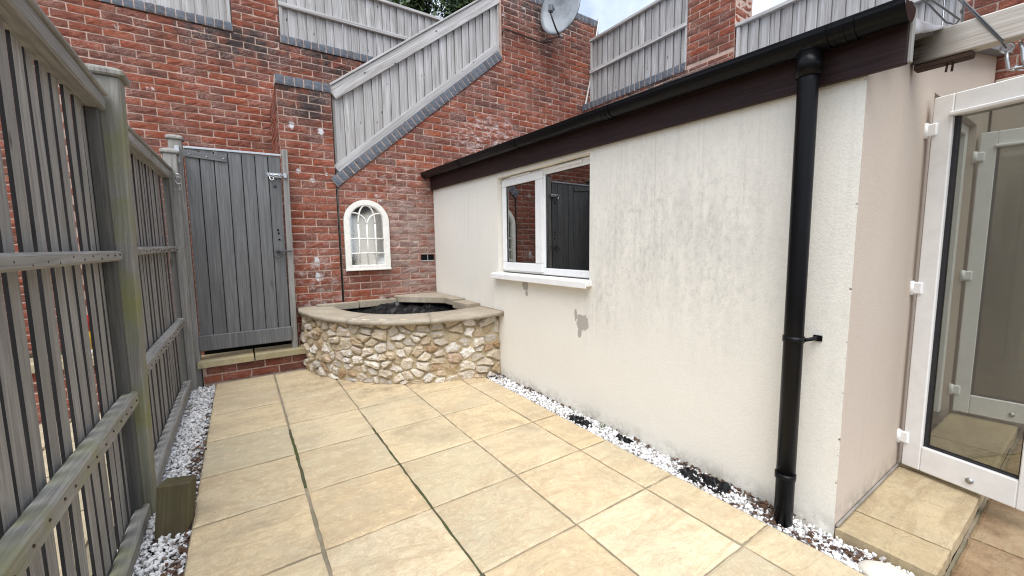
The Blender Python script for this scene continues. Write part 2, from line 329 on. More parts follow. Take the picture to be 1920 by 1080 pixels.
def bm_box(bm, size, mtx=None, bevel=0, seg=1):
    r = bmesh.ops.create_cube(bm, size=1, matrix=Matrix.Diagonal((*size, 1)))
    if bevel:
        ed = list({e for v in r['verts'] for e in v.link_edges})
        g = bmesh.ops.bevel(bm, geom=ed, offset=min(bevel, min(size)*.45), segments=seg, affect='EDGES', profile=.5)
        vs = list({v for f in g['faces'] for v in f.verts} | {v for v in r['verts'] if v.is_valid})
    else: vs = r['verts']
    if mtx is not None: bmesh.ops.transform(bm, matrix=mtx, verts=vs)
    return vs
CACHE = {}
def box(name, c, size, m, parent=None, rot=None, bevel=.004, seg=1, key=None):
    kk = (tuple(round(s, 4) for s in size), m.name, bevel, key)
    if kk not in CACHE:
        bm = bmesh.new(); bm_box(bm, size, None, bevel, seg); CACHE[kk] = mesh(bm, name, m)
    w_ = T(*c)
    if rot is not None: w_ = w_ @ (rot if isinstance(rot, Matrix) else Matrix.Rotation(rot, 4, 'Z'))
    return obj(name, CACHE[kk], parent, w_)
def bbox(name, x0, x1, y0, y1, z0, z1, m, parent=None, bevel=.004, seg=1):
    return box(name, ((x0+x1)/2, (y0+y1)/2, (z0+z1)/2), (abs(x1-x0), abs(y1-y0), abs(z1-z0)), m, parent, None, bevel, seg)
def plank(name, p0, p1, w_, t_, m, parent, up=(0, 0, 1), bevel=.004, warp=0, taper=0, edge=0):
    """plank whose length runs p0->p1 along its local z; local x = width, local y = thickness"""
    p0, p1 = Vector(p0), Vector(p1); z = (p1-p0); L = z.length; z.normalize()
    x = Vector(up).cross(z)
    if x.length < 1e-4: x = Vector((1, 0, 0)).cross(z)
    x.normalize(); y = z.cross(x)
    bm = bmesh.new(); bm_box(bm, (w_, t_, L), None, bevel)
    if edge:
        bm.normal_update()
        for f in bm.faces: f.material_index = 1 if abs(f.normal.x) > .7 else 0
    if warp or taper:
        bmesh.ops.subdivide_edges(bm, edges=[e for e in bm.edges if abs((e.verts[0].co-e.verts[1].co).z) > L*.5], cuts=5, use_grid_fill=True)
        a, b, ph = R.uniform(-warp, warp), R.uniform(-warp, warp), R.uniform(0, 6)
        for v in bm.verts:
            f = v.co.z/L
            v.co.x += a*math.sin(3*f+ph); v.co.y += b*math.sin(2.3*f+ph)
            v.co.x *= 1+taper*f
    M4 = Matrix(((x.x, y.x, z.x, 0), (x.y, y.y, z.y, 0), (x.z, y.z, z.z, 0), (0, 0, 0, 1)))
    return obj(name, mesh(bm, name, m), parent, T(*((p0+p1)/2)) @ M4)
def tube_bm(bm, pts, r, n=8, closed=False):
    pts = [Vector(p) for p in pts]; rings = []; N = len(pts)
    for i, p in enumerate(pts):
        a = pts[(i-1) % N] if (closed or i > 0) else p; b = pts[(i+1) % N] if (closed or i < N-1) else p
        d = (b-a).normalized(); s = d.cross(Vector((0, 0, 1)))
        if s.length < .02: s = d.cross(Vector((1, 0, 0)))
        s.normalize(); t = s.cross(d); rr = r[i] if isinstance(r, (list, tuple)) else r
        rings.append([bm.verts.new(p + rr*(math.cos(2*math.pi*j/n)*s + math.sin(2*math.pi*j/n)*t)) for j in range(n)])
    for i in range(N if closed else N-1):
        A, B = rings[i], rings[(i+1) % N]
        for j in range(n): bm.faces.new((A[j], A[(j+1) % n], B[(j+1) % n], B[j]))
    if not closed: bm.faces.new(rings[0][::-1]); bm.faces.new(rings[-1])
def tube(name, pts, r, m, parent=None, n=8, closed=False):
    c = Vector(pts[0]); bm = bmesh.new(); tube_bm(bm, [Vector(p)-c for p in pts], r, n, closed)
    bmesh.ops.recalc_face_normals(bm, faces=bm.faces)
    return obj(name, mesh(bm, name, m, True), parent, T(*c))
def prism_bm(bm, poly, ext, f):
    """poly: (u,v) list; f(u,v,d) -> point; extruded from d=0 to d=ext"""
    a = [bm.verts.new(f(u, v, 0)) for u, v in poly]; b = [bm.verts.new(f(u, v, ext)) for u, v in poly]
    n = len(poly); bm.faces.new(a); bm.faces.new(b[::-1])
    for i in range(n): bm.faces.new((a[i], b[i], b[(i+1) % n], a[(i+1) % n]))
    bmesh.ops.recalc_face_normals(bm, faces=bm.faces)

# ------------------------------------------------------------------ projection used only to rank which pieces show largest
def proj(p):
    d = Vector(p)-Vector((0, 0, 1.2)); z = d.dot(FW)
    if z < .05: return None
    return 960+760.6*d.dot(RT)/z, 540-760.6*d.dot(UP)/z, z

# ------------------------------------------------------------------ bricks
def brick_bm(L, H, D, rough=.0022, nx=6, nz=3, sd=0):
    bm = bmesh.new(); rr = random.Random(sd); g = []
    ph = rr.uniform(0, 50)
    for j in range(nz+1):
        row = []
        for i in range(nx+1):
            u = i/nx-.5; v = j/nz-.5; edge = i in (0, nx) or j in (0, nz)
            y = -(rr.uniform(-1, 1)*rough + .002*mnoise.noise(Vector((u*4+ph, v*2, ph)))) + (.0030 if edge else 0)
            x = u*L; z = v*H
            if i in (0, nx): x += rr.uniform(-.0020, .0012)*(1 if u > 0 else -1)
            if j in (0, nz): z += rr.uniform(-.0022, .0012)*(1 if v > 0 else -1)
            row.append(bm.verts.new((x, y, z)))
        g.append(row)
    for j in range(nz):
        for i in range(nx): bm.faces.new((g[j][i], g[j][i+1], g[j+1][i+1], g[j+1][i]))
    rim = [g[0][i] for i in range(nx+1)] + [g[j][nx] for j in range(1, nz+1)] + [g[nz][i] for i in range(nx-1, -1, -1)] + [g[j][0] for j in range(nz-1, 0, -1)]
    back = [bm.verts.new((v.co.x, D, v.co.z)) for v in rim]
    for i in range(len(rim)):
        k = (i+1) % len(rim); bm.faces.new((rim[k], rim[i], back[i], back[k]))
    return bm
BL, BH, BD, CH, BM_ = .2155, .0640, .03, .0758, .2265
FULL = [mesh(brick_bm(BL, BH, BD, sd=i), 'brick', M['brick']) for i in range(10)]
HALF = [mesh(brick_bm(.103, BH, BD, nx=3, sd=50+i), 'brick', M['brick']) for i in range(6)]

def wall_bricks(root, frame, u0, u1, z0, z1, regions, limit=300, off=0.0, half=None, skip=None, seed=1):
    """frame: Matrix mapping local (u, outward=-y, z) to the world. regions: list of convex (u,z) polygons (as half planes) the bricks fill"""
    rr = random.Random(seed); cand = []
    nk = int((z1-z0)/CH)+1
    for k in range(nk):
        zc = z0+k*CH+CH/2
        s = u0-off-(BM_/2 if k % 2 else 0)-BM_; 
        while s < u1:
            a, b = max(s, u0), min(s+BM_, u1); s += BM_
            if b-a < .035: continue
            cand.append((a+.005, b-.005, zc-BH/2, zc+BH/2))
    out = []
    for (a, b, c, d) in cand:
        if skip and skip(a, b, c, d): continue
        for reg in regions:
            cs = [(a, c), (b, c), (b, d), (a, d)]
            vals = [[n_[0]*u+n_[1]*v-n_[2] for (u, v) in cs] for n_ in reg]   # inside when <= 0
            if any(min(v) >= -.004 for v in vals): continue
            cut = [n_ for n_, v in zip(reg, vals) if max(v) > 0]
            w_ = frame @ Vector(((a+b)/2, 0, (c+d)/2)); p = proj(w_)
            area = 0
            if p and -40 < p[0] < 1960 and -30 < p[1] < 1110: area = (b-a)/p[2]**2
            out.append((area, a, b, c, d, cut)); break
    out.sort(key=lambda q: -q[0])
    rest = bmesh.new(); nrest = 0
    for i, (area, a, b, c, d, cut) in enumerate(out):
        L = b-a; src = FULL if L > .16 else HALF; base = .2155 if L > .16 else .103
        me = rr.choice(src); jit = T((a+b)/2, rr.uniform(-.003, .002), (c+d)/2 + rr.uniform(-.0015, .0015)) @ Matrix.Rotation(rr.uniform(-.008, .008), 4, 'Y') @ Matrix.Diagonal((L/base, 1, 1, 1))
        if i < limit and area > 0 and not cut:
            obj('brick', me, root, frame @ jit); continue
        bm = bmesh.new(); bm.from_mesh(me); bmesh.ops.transform(bm, matrix=jit, verts=bm.verts)
        for n_ in cut:
            nn = Vector((n_[0], 0, n_[1])); nl = nn.length
            g = bmesh.ops.bisect_plane(bm, geom=bm.verts[:]+bm.edges[:]+bm.faces[:], plane_co=nn*(n_[2]/nl/nl), plane_no=nn, clear_outer=True)
        if not bm.verts: bm.free(); continue
        if i < limit and area > 0:
            cc = Vector(((a+b)/2, 0, (c+d)/2)); bmesh.ops.translate(bm, verts=bm.verts, vec=-cc)
            obj('brick', mesh(bm, 'brick', M['brick']), root, frame @ T(*cc)); continue
        tmp = bpy.data.meshes.new('t'); bm.to_mesh(tmp); bm.free(); rest.from_mesh(tmp); bpy.data.meshes.remove(tmp); nrest += 1
    if nrest:
        o = obj('brick_courses', mesh(rest, 'brick_courses', M['brick_far']), root, frame); o['kind'] = 'stuff'
    else: rest.free()
def core(root, frame, poly, depth, name='mortar_core'):
    bm = bmesh.new(); prism_bm(bm, poly, depth, lambda u, v, d: Vector((u, d+.0065, v)))
    return obj(name, mesh(bm, name, M['mortar']), root, frame)
def half(poly):
    """half planes of a convex counter-clockwise polygon"""
    r = []
    for i in range(len(poly)):
        (a, b), (c, d) = poly[i], poly[(i+1) % len(poly)]
        n = (d-b, -(c-a)); l = math.hypot(*n); n = (n[0]/l, n[1]/l); r.append((n[0], n[1], n[0]*a+n[1]*b))
    return r
BLUE = []
for i in range(4):
    bm = brick_bm(.1, .066, .10, .0012, 4, 3, 80+i); BLUE.append(mesh(bm, 'coping_brick', M['blue']))
def coping_run(root, frame, p0, p1, h=.10, step=.0755, out=.012):
    """bricks on edge from p0 to p1 (u,z of their lower edge), standing square to that line"""
    p0, p1 = Vector(p0), Vector(p1); d = p1-p0; L = d.length; n = max(1, int(L/step)); st = L/n; ang = math.atan2(d.y, d.x); d.normalize()
    nn = Vector((-d.y, d.x))
    for i in range(n):
        c = p0+d*(st*(i+.5))+nn*h/2
        # local x of the mesh (length .1) stands along nn
        obj('coping_brick', R.choice(BLUE), root, frame @ T(c.x, -out+R.uniform(-.0015, .0015), c.y) @ Matrix.Rotation(-(ang+math.pi/2)+R.uniform(-.012, .012), 4, 'Y') @ Matrix.Diagonal((h/.1, 1, (st-.009)/.066, 1)))
    bm = bmesh.new(); q = [p0, p1, p1+nn*(h-.006), p0+nn*(h-.006)]
    prism_bm(bm, [(v.x, v.y) for v in q], .15, lambda u, v, dd: Vector((u, dd-out+.006, v)))
    obj('coping_mortar', mesh(bm, 'coping_mortar', M['mortar']), root, frame)
def FY(y): return T(0, y, 0)
def FX(x): return T(x, 0, 0) @ Matrix.Rotation(-math.pi/2, 4, 'Z')      # u = -world y

# ------------------------------------------------------------------ ground and paving
g = bmesh.new(); bmesh.ops.create_grid(g, x_segments=8, y_segments=8, size=60)
tag(obj('ground', mesh(g, 'ground', M['soil']), None, T(0, 0, -.075)), kind='structure')

def slab_mesh(w_, d_, t_, m, seed, nx=9, ny=9, edge=.004, amp=.0026):
    bm = bmesh.new(); rr = random.Random(seed); g = []
    for j in range(ny+1):
        row = []
        for i in range(nx+1):
            u, v = i/nx-.5, j/ny-.5; x, y = u*w_, v*d_
            e = i in (0, nx) or j in (0, ny)
            z = amp*mnoise.noise(Vector((x*7+seed, y*7, seed*.7))) - (edge if e else 0)
            if i in (0, nx): x += rr.uniform(-.0038, .001)*(1 if u > 0 else -1)
            if j in (0, ny): y += rr.uniform(-.0038, .001)*(1 if v > 0 else -1)
            if not e and (i in (1, nx-1)): x = (abs(w_)/2-.012)*(1 if u > 0 else -1)
            if not e and (j in (1, ny-1)): y = (abs(d_)/2-.012)*(1 if v > 0 else -1)
            row.append(bm.verts.new((x, y, z)))
        g.append(row)
    for j in range(ny):
        for i in range(nx): bm.faces.new((g[j][i], g[j][i+1], g[j+1][i+1], g[j+1][i]))
    rim = [g[0][i] for i in range(nx+1)] + [g[j][nx] for j in range(1, ny+1)] + [g[ny][i] for i in range(nx-1, -1, -1)] + [g[j][0] for j in range(ny-1, 0, -1)]
    low = [bm.verts.new((v.co.x, v.co.y, -t_)) for v in rim]
    for i in range(len(rim)):
        k = (i+1) % len(rim); bm.faces.new((rim[k], rim[i], low[i], low[k]))
    return mesh(bm, 'slab', m)
def slab(x0, x1, y0, y1, z, t_, m, parent, name='slab', tilt=.002):
    s = R.randint(0, 9999)
    rot = Matrix.Rotation(R.uniform(-tilt, tilt), 4, 'X') @ Matrix.Rotation(R.uniform(-tilt, tilt), 4, 'Y')
    return obj(name, slab_mesh(x1-x0, y1-y0, t_, m, s), parent, T((x0+x1)/2, (y0+y1)/2, z) @ rot)

patio = obj('patio', None, None, T(0, 0, 0)); tag(patio, kind='structure')
CX = [-.257, .196, .659, 1.127, 1.586, 1.803]
RY = [4.43, 4.082, 3.574, 3.082, 2.601, 2.141, 1.674, 1.213, .746, .28, -.186, -.652, -1.118]
JW = [.010, .016, .012, .010, .009]
bm = bmesh.new(); bm_box(bm, (2.06, 5.56, .04), T(.773, 1.65, -.0275)); obj('joint_bed', mesh(bm, 'joint_bed', M['joint']), patio)
for jx, (ja, jb) in ((.196, (2.2, 3.0)), (.196, (-1.1, 1.25)), (.659, (-1.1, 2.7))):
    bm = bmesh.new(); bm_box(bm, (.018, jb-ja, .01), T(jx+.001, (ja+jb)/2, -.0105)); obj('moss_joint', mesh(bm, 'moss_joint', M['mossjoint']), patio)
for i in range(5):
    for j in range(len(RY)-1):
        x0, x1, y1, y0 = CX[i]+.003, CX[i+1]-.003, RY[j]-.0028, RY[j+1]+.0028
        if i == 1: x0 += .004
        if i == 0: x1 -= .003
        if i == 2: x0 += .002
        if i >= 3 and j == 0 or (i == 4 and j < 1): continue
        slab(x0, x1, y0, y1, R.uniform(-.001, .0015), .04, M['slab'], patio)
# paving beyond the step on the right, one slab lower
side = obj('side_paving', None, None, T(2, 0, 0)); tag(side, kind='structure')
bbox('joint_bed', 1.97, 4.35, -1.6, .27, -.10, -.052, M['joint'], side, 0)
for i, (a, b) in enumerate(((2.0, 2.46), (2.46, 2.92), (2.92, 3.38), (3.38, 3.84), (3.84, 4.3))):
    for j, (c, d) in enumerate(((.09, .262), (-.17, .09), (-.63, -.17), (-1.09, -.63), (-1.55, -1.09))):
        slab(a+.005, b-.005, c+.005, d-.005, -.04+R.uniform(-.001, .001), .03, M['brownslab'], side)
nb = obj('neighbour_paving', None, None, T(-2, 2, 0)); tag(nb, kind='structure')
bbox('joint_bed', -3.6, -.56, -.5, 4.3, -.09, -.045, M['joint'], nb, 0)
for i in range(6):
    for j in range(9):
        slab(-3.55+i*.49, -3.55+i*.49+.475, -.45+j*.52, -.45+j*.52+.505, -.03, .03, M['paleslab'], nb)

# ------------------------------------------------------------------ walls
FRY = 4.60
fr = FY(FRY)
# brick pier beside the gate
pier = thing('brick_pier', (.64, FRY, 0), 'sooty red brick pier with a flat blue brick cap between gate and raked fence', 'brick pier')
core(pier, fr, [(.40, -.05), (.882, -.05), (.882, 2.76), (.40, 2.76)], .9)
wall_bricks(pier, fr, .395, .885, -.02, 2.76, [half([(.3, -1), (1, -1), (1, 2.765), (.3, 2.765)])], 300, .06, seed=3)
coping_run(pier, fr, (.39, 2.765), (.89, 2.765), .085, .083, .014)
ff = FX(.395)
wall_bricks(pier, ff, -5.5, -4.64, -.02, 2.76, [half([(-9, -1), (9, -1), (9, 2.765), (-9, 2.765)])], 60, .03, seed=4)

# long front wall: raked below the sloping fence, then full height
rk0, rk1 = (.90, 1.83), (2.97, 3.575)
sw = thing('stair_wall', (2.9, FRY, 0), 'red brick wall with raked blue brick coping climbing to a tall square end', 'brick wall')
core(sw, fr, [(.905, -.05), (4.685, -.05), (4.685, 4.40), (2.955, 4.40), (2.955, rk1[1]-.03), (.905, rk0[1]-.01)], .215)
sl_ = (rk1[1]-rk0[1])/(rk1[0]-rk0[0])
ZC = -.02+47*CH; RA = half([(.9, -1), (4.69, -1), (4.69, ZC), (rk0[0]+(ZC-rk0[1])/sl_, ZC), rk0]); RB = half([(2.965, ZC), (4.69, ZC), (4.69, 4.41), (2.965, 4.41)])
def sk(a, b, c, d):
    if a > 1.99 and d < 2.05: return True          # inside the outbuilding
    if d < .42 and a > .9: return True             # buried behind the planter
    if d > 1.03 and c < 1.11 and a > 1.72 and b < 1.97: return True
    return False
wall_bricks(sw, fr, .902, 4.69, -.02, 4.41, [RA, RB], 300, .05, skip=sk, seed=5)
coping_run(sw, fr, rk0, rk1, .105, .0765, .016)
coping_run(sw, fr, (2.955, 4.41), (4.69, 4.41), .09, .0765, .006)
wall_bricks(sw, FX(2.957), -4.80, -4.615, rk1[1]+.05, 4.41, [half([(-9, -1), (9, -1), (9, 5), (-9, 5)])], 40, .0, seed=6)
# holes beside the outbuilding: black plates with the shade of their depth painted in
bbox('vent_surround', 1.782, 1.945, 4.592, 4.66, 1.030, 1.0345, M['packwhite'], sw, .001)
bbox('vent_surround', 1.8625, 1.8665, 4.593, 4.66, 1.037, 1.10, M['packwhite'], sw, .001)
bbox('vent_hole_shade', 1.785, 1.862, 4.594, 4.605, 1.035, 1.104, M['dark'], sw, 0)
bbox('vent_hole_shade', 1.867, 1.942, 4.594, 4.605, 1.035, 1.104, M['dark'], sw, 0)
tube('movement_joint', [(.8925, 4.594, .5), (.8925, 4.594, 1.2), (.8925, 4.594, 1.86)], .0055, M['blackcable'], sw, 6)

# back wall across the passage
BY = 5.55; fb = FY(BY)
bw = thing('passage_wall', (0, BY, 0), 'tall red brick wall behind the gate with blue coping under pale fence boards', 'brick wall')
core(bw, fb, [(-4.2, -.05), (4.2, -.05), (4.2, 3.53), (.552, 3.53), (.552, 5.2), (.113, 5.2), (.113, 3.53), (-4.2, 3.53)], .215)
cop = 3.548
wall_bricks(bw, fb, -4.2, 4.2, -.02, 5.2, [half([(-4.2, -1), (4.2, -1), (4.2, cop), (-4.2, cop)]), half([(.108, cop), (.557, cop), (.557, 5.2), (.108, 5.2)])], 300, .02,
            skip=lambda a, b, c, d: (d < 2.0 and a > -.3) or a > 2.2, seed=8)
coping_run(bw, fb, (-2.2, cop), (.108, cop), .085, .079, .012)
coping_run(bw, fb, (.557, cop), (2.9, cop), .085, .079, .012)

# retaining wall on the right
RX = 4.36; fx = FX(RX)
rw = thing('retaining_wall', (RX, 2.5, 0), 'red brick retaining wall with stepped piers rising behind the black gutter', 'brick wall')
core(rw, fx, [(-4.59, -.05), (1.6, -.05), (1.6, 4.2), (-.745, 4.2), (-.745, 2.60), (-2.375, 2.60), (-2.375, 4.9), (-2.905, 4.9), (-2.905, 3.145), (-4.59, 3.145)], .33)
wall_bricks(rw, fx, -4.592, -2.372, 2.66, 4.9, [half([(-4.6, -1), (-2.37, -1), (-2.37, 3.15), (-4.6, 3.15)]), half([(-2.908, 3.15), (-2.372, 3.15), (-2.372, 4.9), (-2.908, 4.9)])], 200, .1, seed=9)
wall_bricks(rw, fx, -.748, 1.6, -.02, 4.2, [half([(-.748, -1), (1.6, -1), (1.6, 4.2), (-.748, 4.2)])], 80, .07, seed=10)
coping_run(rw, fx, (-4.59, 3.15), (-2.91, 3.15), .088, .079, .012)
coping_run(rw, fx, (-2.37, 2.605), (-.75, 2.605), .088, .079, .012)
wall_bricks(rw, T(0, 2.374, 0), 4.365, 4.69, 2.3, 4.9, [half([(0, -1), (9, -1), (9, 9), (0, 9)])], 80, 0, seed=12)

# ------------------------------------------------------------------ fences standing on the walls
def board_fence(name, frame, u0, u1, zb, zt, label, rails, cap=True, stiles=True, bw_=.1, y=.05, lean=-.16):
    """vertical boards behind rails; frame as for the walls"""
    c = frame @ Vector(((u0+u1)/2, y, zb)); t = thing(name, tuple(c), label, 'fence panel', 'pale fence panels on top of the brick walls')
    n = max(2, round((u1-u0)/bw_)); st = (u1-u0)/n
    for i in range(n):
        a = u0+st*(i+.5)+R.uniform(-.006, .006); dz = R.uniform(-.006, .006)
        p0, p1 = frame @ Vector((a, y, zb)), frame @ Vector((a+R.uniform(-.003, .003), y, zt+dz))
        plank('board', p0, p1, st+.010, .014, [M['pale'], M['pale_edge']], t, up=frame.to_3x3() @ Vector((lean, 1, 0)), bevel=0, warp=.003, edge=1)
    for z, h, d in rails:
        a, b = frame @ Vector((u0, y-.03, z)), frame @ Vector((u1, y-.03, z))
        plank('rail', a, b, d, h, M['pale'], t, bevel=.004, up=(0, 0, 1))
    if cap:
        a, b = frame @ Vector((u0-.01, y-.008, zt+.012)), frame @ Vector((u1+.01, y-.008, zt+.012))
        plank('cap_rail', a, b, .085, .035, M['pale'], t, bevel=.004)
    if stiles:
        for uu in (u0+.016, u1-.016):
            plank('stile', frame @ Vector((uu, y-.024, zb)), frame @ Vector((uu, y-.024, zt-.01)), .032, .03, M['pale'], t, up=frame.to_3x3() @ Vector((0, 1, 0)), bevel=.003)
    return t
board_fence('wall_top_fence', fb, -2.15, .10, 3.634, 4.42, 'pale weathered board fence on the blue coping left of the tall brick pier', [(4.02, .05, .045)])
board_fence('wall_top_fence', fb, .565, 2.85, 3.634, 4.35, 'pale weathered board fence with mid rail behind the sloping stair fence', [(3.975, .045, .045)])
board_fence('wall_top_fence', fx, -4.45, -2.915, 3.24, 4.07, 'pale board fence with mid rail between the satellite dish wall and a brick pier', [(3.655, .045, .045)], lean=.16)
board_fence('wall_top_fence', fx, -2.36, -.76, 2.694, 3.385, 'pale board fence just above the gutter nearest the metal flashing', [(3.0, .05, .045)], lean=.16)

# the sloping fence by the stairs
sf = thing('stair_fence', (1.9, FRY+.06, 2.7), 'pale sloping board fence climbing the raked blue coping', 'fence')
yb = FRY+.075
nb_ = 20; x0, x1 = .925, 2.935; st = (x1-x0)/nb_
lowz = lambda x: 1.965+(x-.905)*sl_; topz = lambda x: 2.79+(x-.925)*(4.215-2.79)/(2.80-.925)
for i in range(nb_):
    x = x0+st*(i+.5)
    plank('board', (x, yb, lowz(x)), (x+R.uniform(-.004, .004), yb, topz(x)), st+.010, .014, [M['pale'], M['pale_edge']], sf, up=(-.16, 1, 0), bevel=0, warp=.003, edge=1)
plank('bottom_board', (.908, yb-.026, lowz(.908)+.045), (2.945, yb-.026, lowz(2.945)+.045), .10, .028, M['pale'], sf, up=(0, 1, 0), warp=.003)
plank('top_rail', (.90, yb-.03, topz(.90)), (2.945, yb-.03, topz(2.945)), .125, .04, M['pale'], sf, up=(0, 1, 0))
nrm = Vector((-(topz(2)-topz(1)), 0, 1)).normalized()*.075
plank('cap_rail', Vector((.885, yb-.02, topz(.885)))+nrm, Vector((2.945, yb-.02, topz(2.945)))+nrm, .085, .02, M['pale'], sf, up=(0, 0, 1))
plank('end_post', (.914, yb+.005, 1.90), (.914, yb+.005, 2.80), .022, .05, M['fence'], sf, up=(0, 1, 0))
plank('end_post', (2.945, yb-.015, 3.66), (2.945, yb-.015, 4.3), .024, .04, M['pale'], sf, up=(0, 1, 0))

# ------------------------------------------------------------------ left boundary fence
FXX = -.43
def post(name, base, top, s, label, cat, m, cap=.135, capm=None, group='boundary fence posts'):
    t = thing(name, base, label, cat, group)
    plank('shaft', (base[0], base[1], -.06), top, s, s, m, t, up=(1, 0, 0), bevel=.006, warp=.0)
    if cap:
        o = box('post_cap', (top[0], top[1], top[2]+.012), (cap, cap, .026), capm or m, t, None, .006)
        bm = bmesh.new(); h = cap*.5-.006; b4 = [bm.verts.new(p) for p in ((-h, -h, 0), (h, -h, 0), (h, h, 0), (-h, h, 0))]; q = cap*.28
        t4 = [bm.verts.new(p) for p in ((-q, -q, .012), (q, -q, .012), (q, q, .012), (-q, q, .012))]
        bm.faces.new(t4)
        for i in range(4): bm.faces.new((b4[i], b4[(i+1) % 4], t4[(i+1) % 4], t4[i]))
        obj('cap_top', mesh(bm, 'cap_top', capm or m), o, T(top[0], top[1], top[2]+.0255))
    return t
post('fence_post', (-.462, 2.445, 0), (-.418, 2.445, 1.925), .10, 'green stained square fence post between the two slatted panels', 'fence post', M['fence_mossy'])
post('fence_post', (-.432, 4.405, 0), (-.418, 4.405, 1.985), .09, 'grey fence post with pale cap beside the gate hinges', 'fence post', M['fence'], .12)
post('fence_post', (-.50, -.25, 0), (-.48, -.25, 1.95), .10, 'grey fence post at the near end of the slatted fence', 'fence post', M['fence'])
bm = bmesh.new(); bmesh.ops.create_uvsphere(bm, u_segments=7, v_segments=4, radius=.0045); NAIL = mesh(bm, 'nail_head', M['rust'])
def slat_panel(y0, y1, label, topn, topf, zr, lead, step):
    t = thing('slatted_fence_panel', (FXX-.03, (y0+y1)/2, 0), label, 'fence panel', 'slatted panels of the left boundary fence')
    y = y0+.05; i = 0
    while y < y1-.045:
        wdt = step*R.uniform(.60, .76); f = (y-y0)/(y1-y0); zt = topn+(topf-topn)*f-.05
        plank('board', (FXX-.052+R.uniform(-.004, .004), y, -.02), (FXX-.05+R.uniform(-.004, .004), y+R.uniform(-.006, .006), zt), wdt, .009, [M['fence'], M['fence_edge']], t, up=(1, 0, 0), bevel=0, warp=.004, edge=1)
        for (za, zb, h, mm) in zr[:2]:
            zz = za+(zb-za)*f+R.uniform(-.008, .008)
            nail = bpy.data.objects.new('nail_head', NAIL); link(nail, T(FXX+.0125, y+R.uniform(-.012, .012), zz), t)
        y += step*R.uniform(.96, 1.04); i += 1
    # lattice of boards on the far side of the panel, staggered to the front ones
    plank('end_stile', (FXX-.03, y1-.022, -.02), (FXX-.025, y1-.022, topf-.03), .04, .05, M['fence_dark'], t, up=(0, 1, 0))
    plank('end_stile', (FXX-.03, y0+.022, -.02), (FXX-.025, y0+.022, topn-.03), .04, .05, M['fence_dark'], t, up=(0, 1, 0))
    for k, (za, zb, h, mm) in enumerate(zr):
        plank('rail', (FXX-.014, y0, za), (FXX-.014, y1, zb), .052, h, mm, t, up=(0, 0, 1), bevel=.008, warp=.004)
    plank('top_rail', (FXX-.028, y0, topn-.035), (FXX-.024, y1, topf-.035), .075, .06, M['fence'], t, bevel=.007, warp=.003)
    plank('cap_rail', (FXX-.03, y0, topn+.004), (FXX-.026, y1, topf+.004), .10, .018, M['fence'], t, bevel=.005, warp=.003)
    return t
slat_panel(.42, 2.385, 'tall grey slatted fence panel nearest the camera with mossy rails', 1.905, 1.838, [(1.172, 1.178, .042, M['fence']), (.57, .55, .066, M['fence_mossy']), (.0, .02, .07, M['fence_mossy'])], 0, .0985)
slat_panel(2.50, 4.355, 'narrow looking grey slatted fence panel between mossy post and gate', 1.80, 1.845, [(1.195, 1.208, .042, M['fence']), (.615, .605, .062, M['fence']), (.045, .05, .085, M['fence'])], 0, .0985)
stub = thing('timber_stub', (-.31, 2.21, 0), 'short sawn timber block standing in gravel at the mossy post', 'timber block')
b_ = plank('block', (-.322, 2.20, -.07), (-.298, 2.235, .19),   .115, .10, M['stub'], stub, up=(.2, 1, 0), bevel=.006)
# hook and staple on the far panel
hk = thing('hasp', (-.385, 4.35, 1.79), 'small galvanised hook and ring hanging on far fence panel end', 'hook')
tube('ring', [(-.375+.02*math.cos(a), 4.34, 1.765+.03*math.sin(a)) for a in [i*math.pi/5 for i in range(10)]], .005, M['galv'], hk, 6, True)
tube('hook', [(-.40, 4.33, 1.81), (-.37, 4.33, 1.815), (-.355, 4.335, 1.80), (-.36, 4.34, 1.72), (-.37, 4.34, 1.69), (-.395, 4.335, 1.69)], .006, M['galv'], hk, 6)
tube('wire', [(-.41, 4.33, 1.69), (-.37, 4.34, 1.685), (-.36, 4.34, 1.70), (-.38, 4.34, 1.71)], .004, M['galv'], hk, 6)

# ------------------------------------------------------------------ gate, its posts and step
GY = 4.50
post('gate_post', (-.40, GY+.03, 0), (-.388, GY+.03, 2.125), .09, 'grey hinge post of the gate with a small flat cap', 'gate post', M['fence'], .12, None, 'gate posts')
t = thing('gate_post', (.412, GY+.04, 0), 'thin grey latch post between gate and brick pier', 'gate post', 'gate posts')
plank('shaft', (.395, GY+.03, .05), (.424, GY+.03, 2.135), .05, .07, M['fence'], t, up=(0, 1, 0), bevel=.004)
gate = thing('garden_gate', (0, GY, .28), 'closed grey painted boarded garden gate with bolt and ring latch', 'gate')
gx0, gx1 = -.338, .378; n = 7; st = (gx1-gx0)/n
for i in range(n):
    a = gx0+st*i; sh = .004*(i-3)*0
    rot = Matrix.Rotation(-.10, 4, 'Z')
    plank('board', (a+st/2-.010, GY+.006, .40), (a+st/2+.004, GY+.006, 2.062), st-.006, .016, M['gate'], gate, up=(-.06, 1, 0), bevel=.003, warp=.001)
bbox('bottom_rail', gx0-.015, gx1+.002, GY-.022, GY+.012, .295, .435, M['gate'], gate, .006)
bbox('groove_shade_sheet', gx0+.004, gx1-.004, GY+.017, GY+.023, .40, 2.055, M['fence_edge'], gate, 0)  # near-black sheet added so the gaps between boards show as shadow lines
bbox('ledge', gx0+.01, gx1-.01, GY+.024, GY+.05, 1.75, 1.86, M['gate'], gate, .004)
bbox('ledge', gx0+.01, gx1-.01, GY+.024, GY+.05, .44, .55, M['gate'], gate, .004)
plank('top_strip', (gx0, GY+.004, 2.068), (gx1+.012, GY+.004, 2.076), .03, .018, M['galv'], gate, up=(0, 0, 1), bevel=.002)
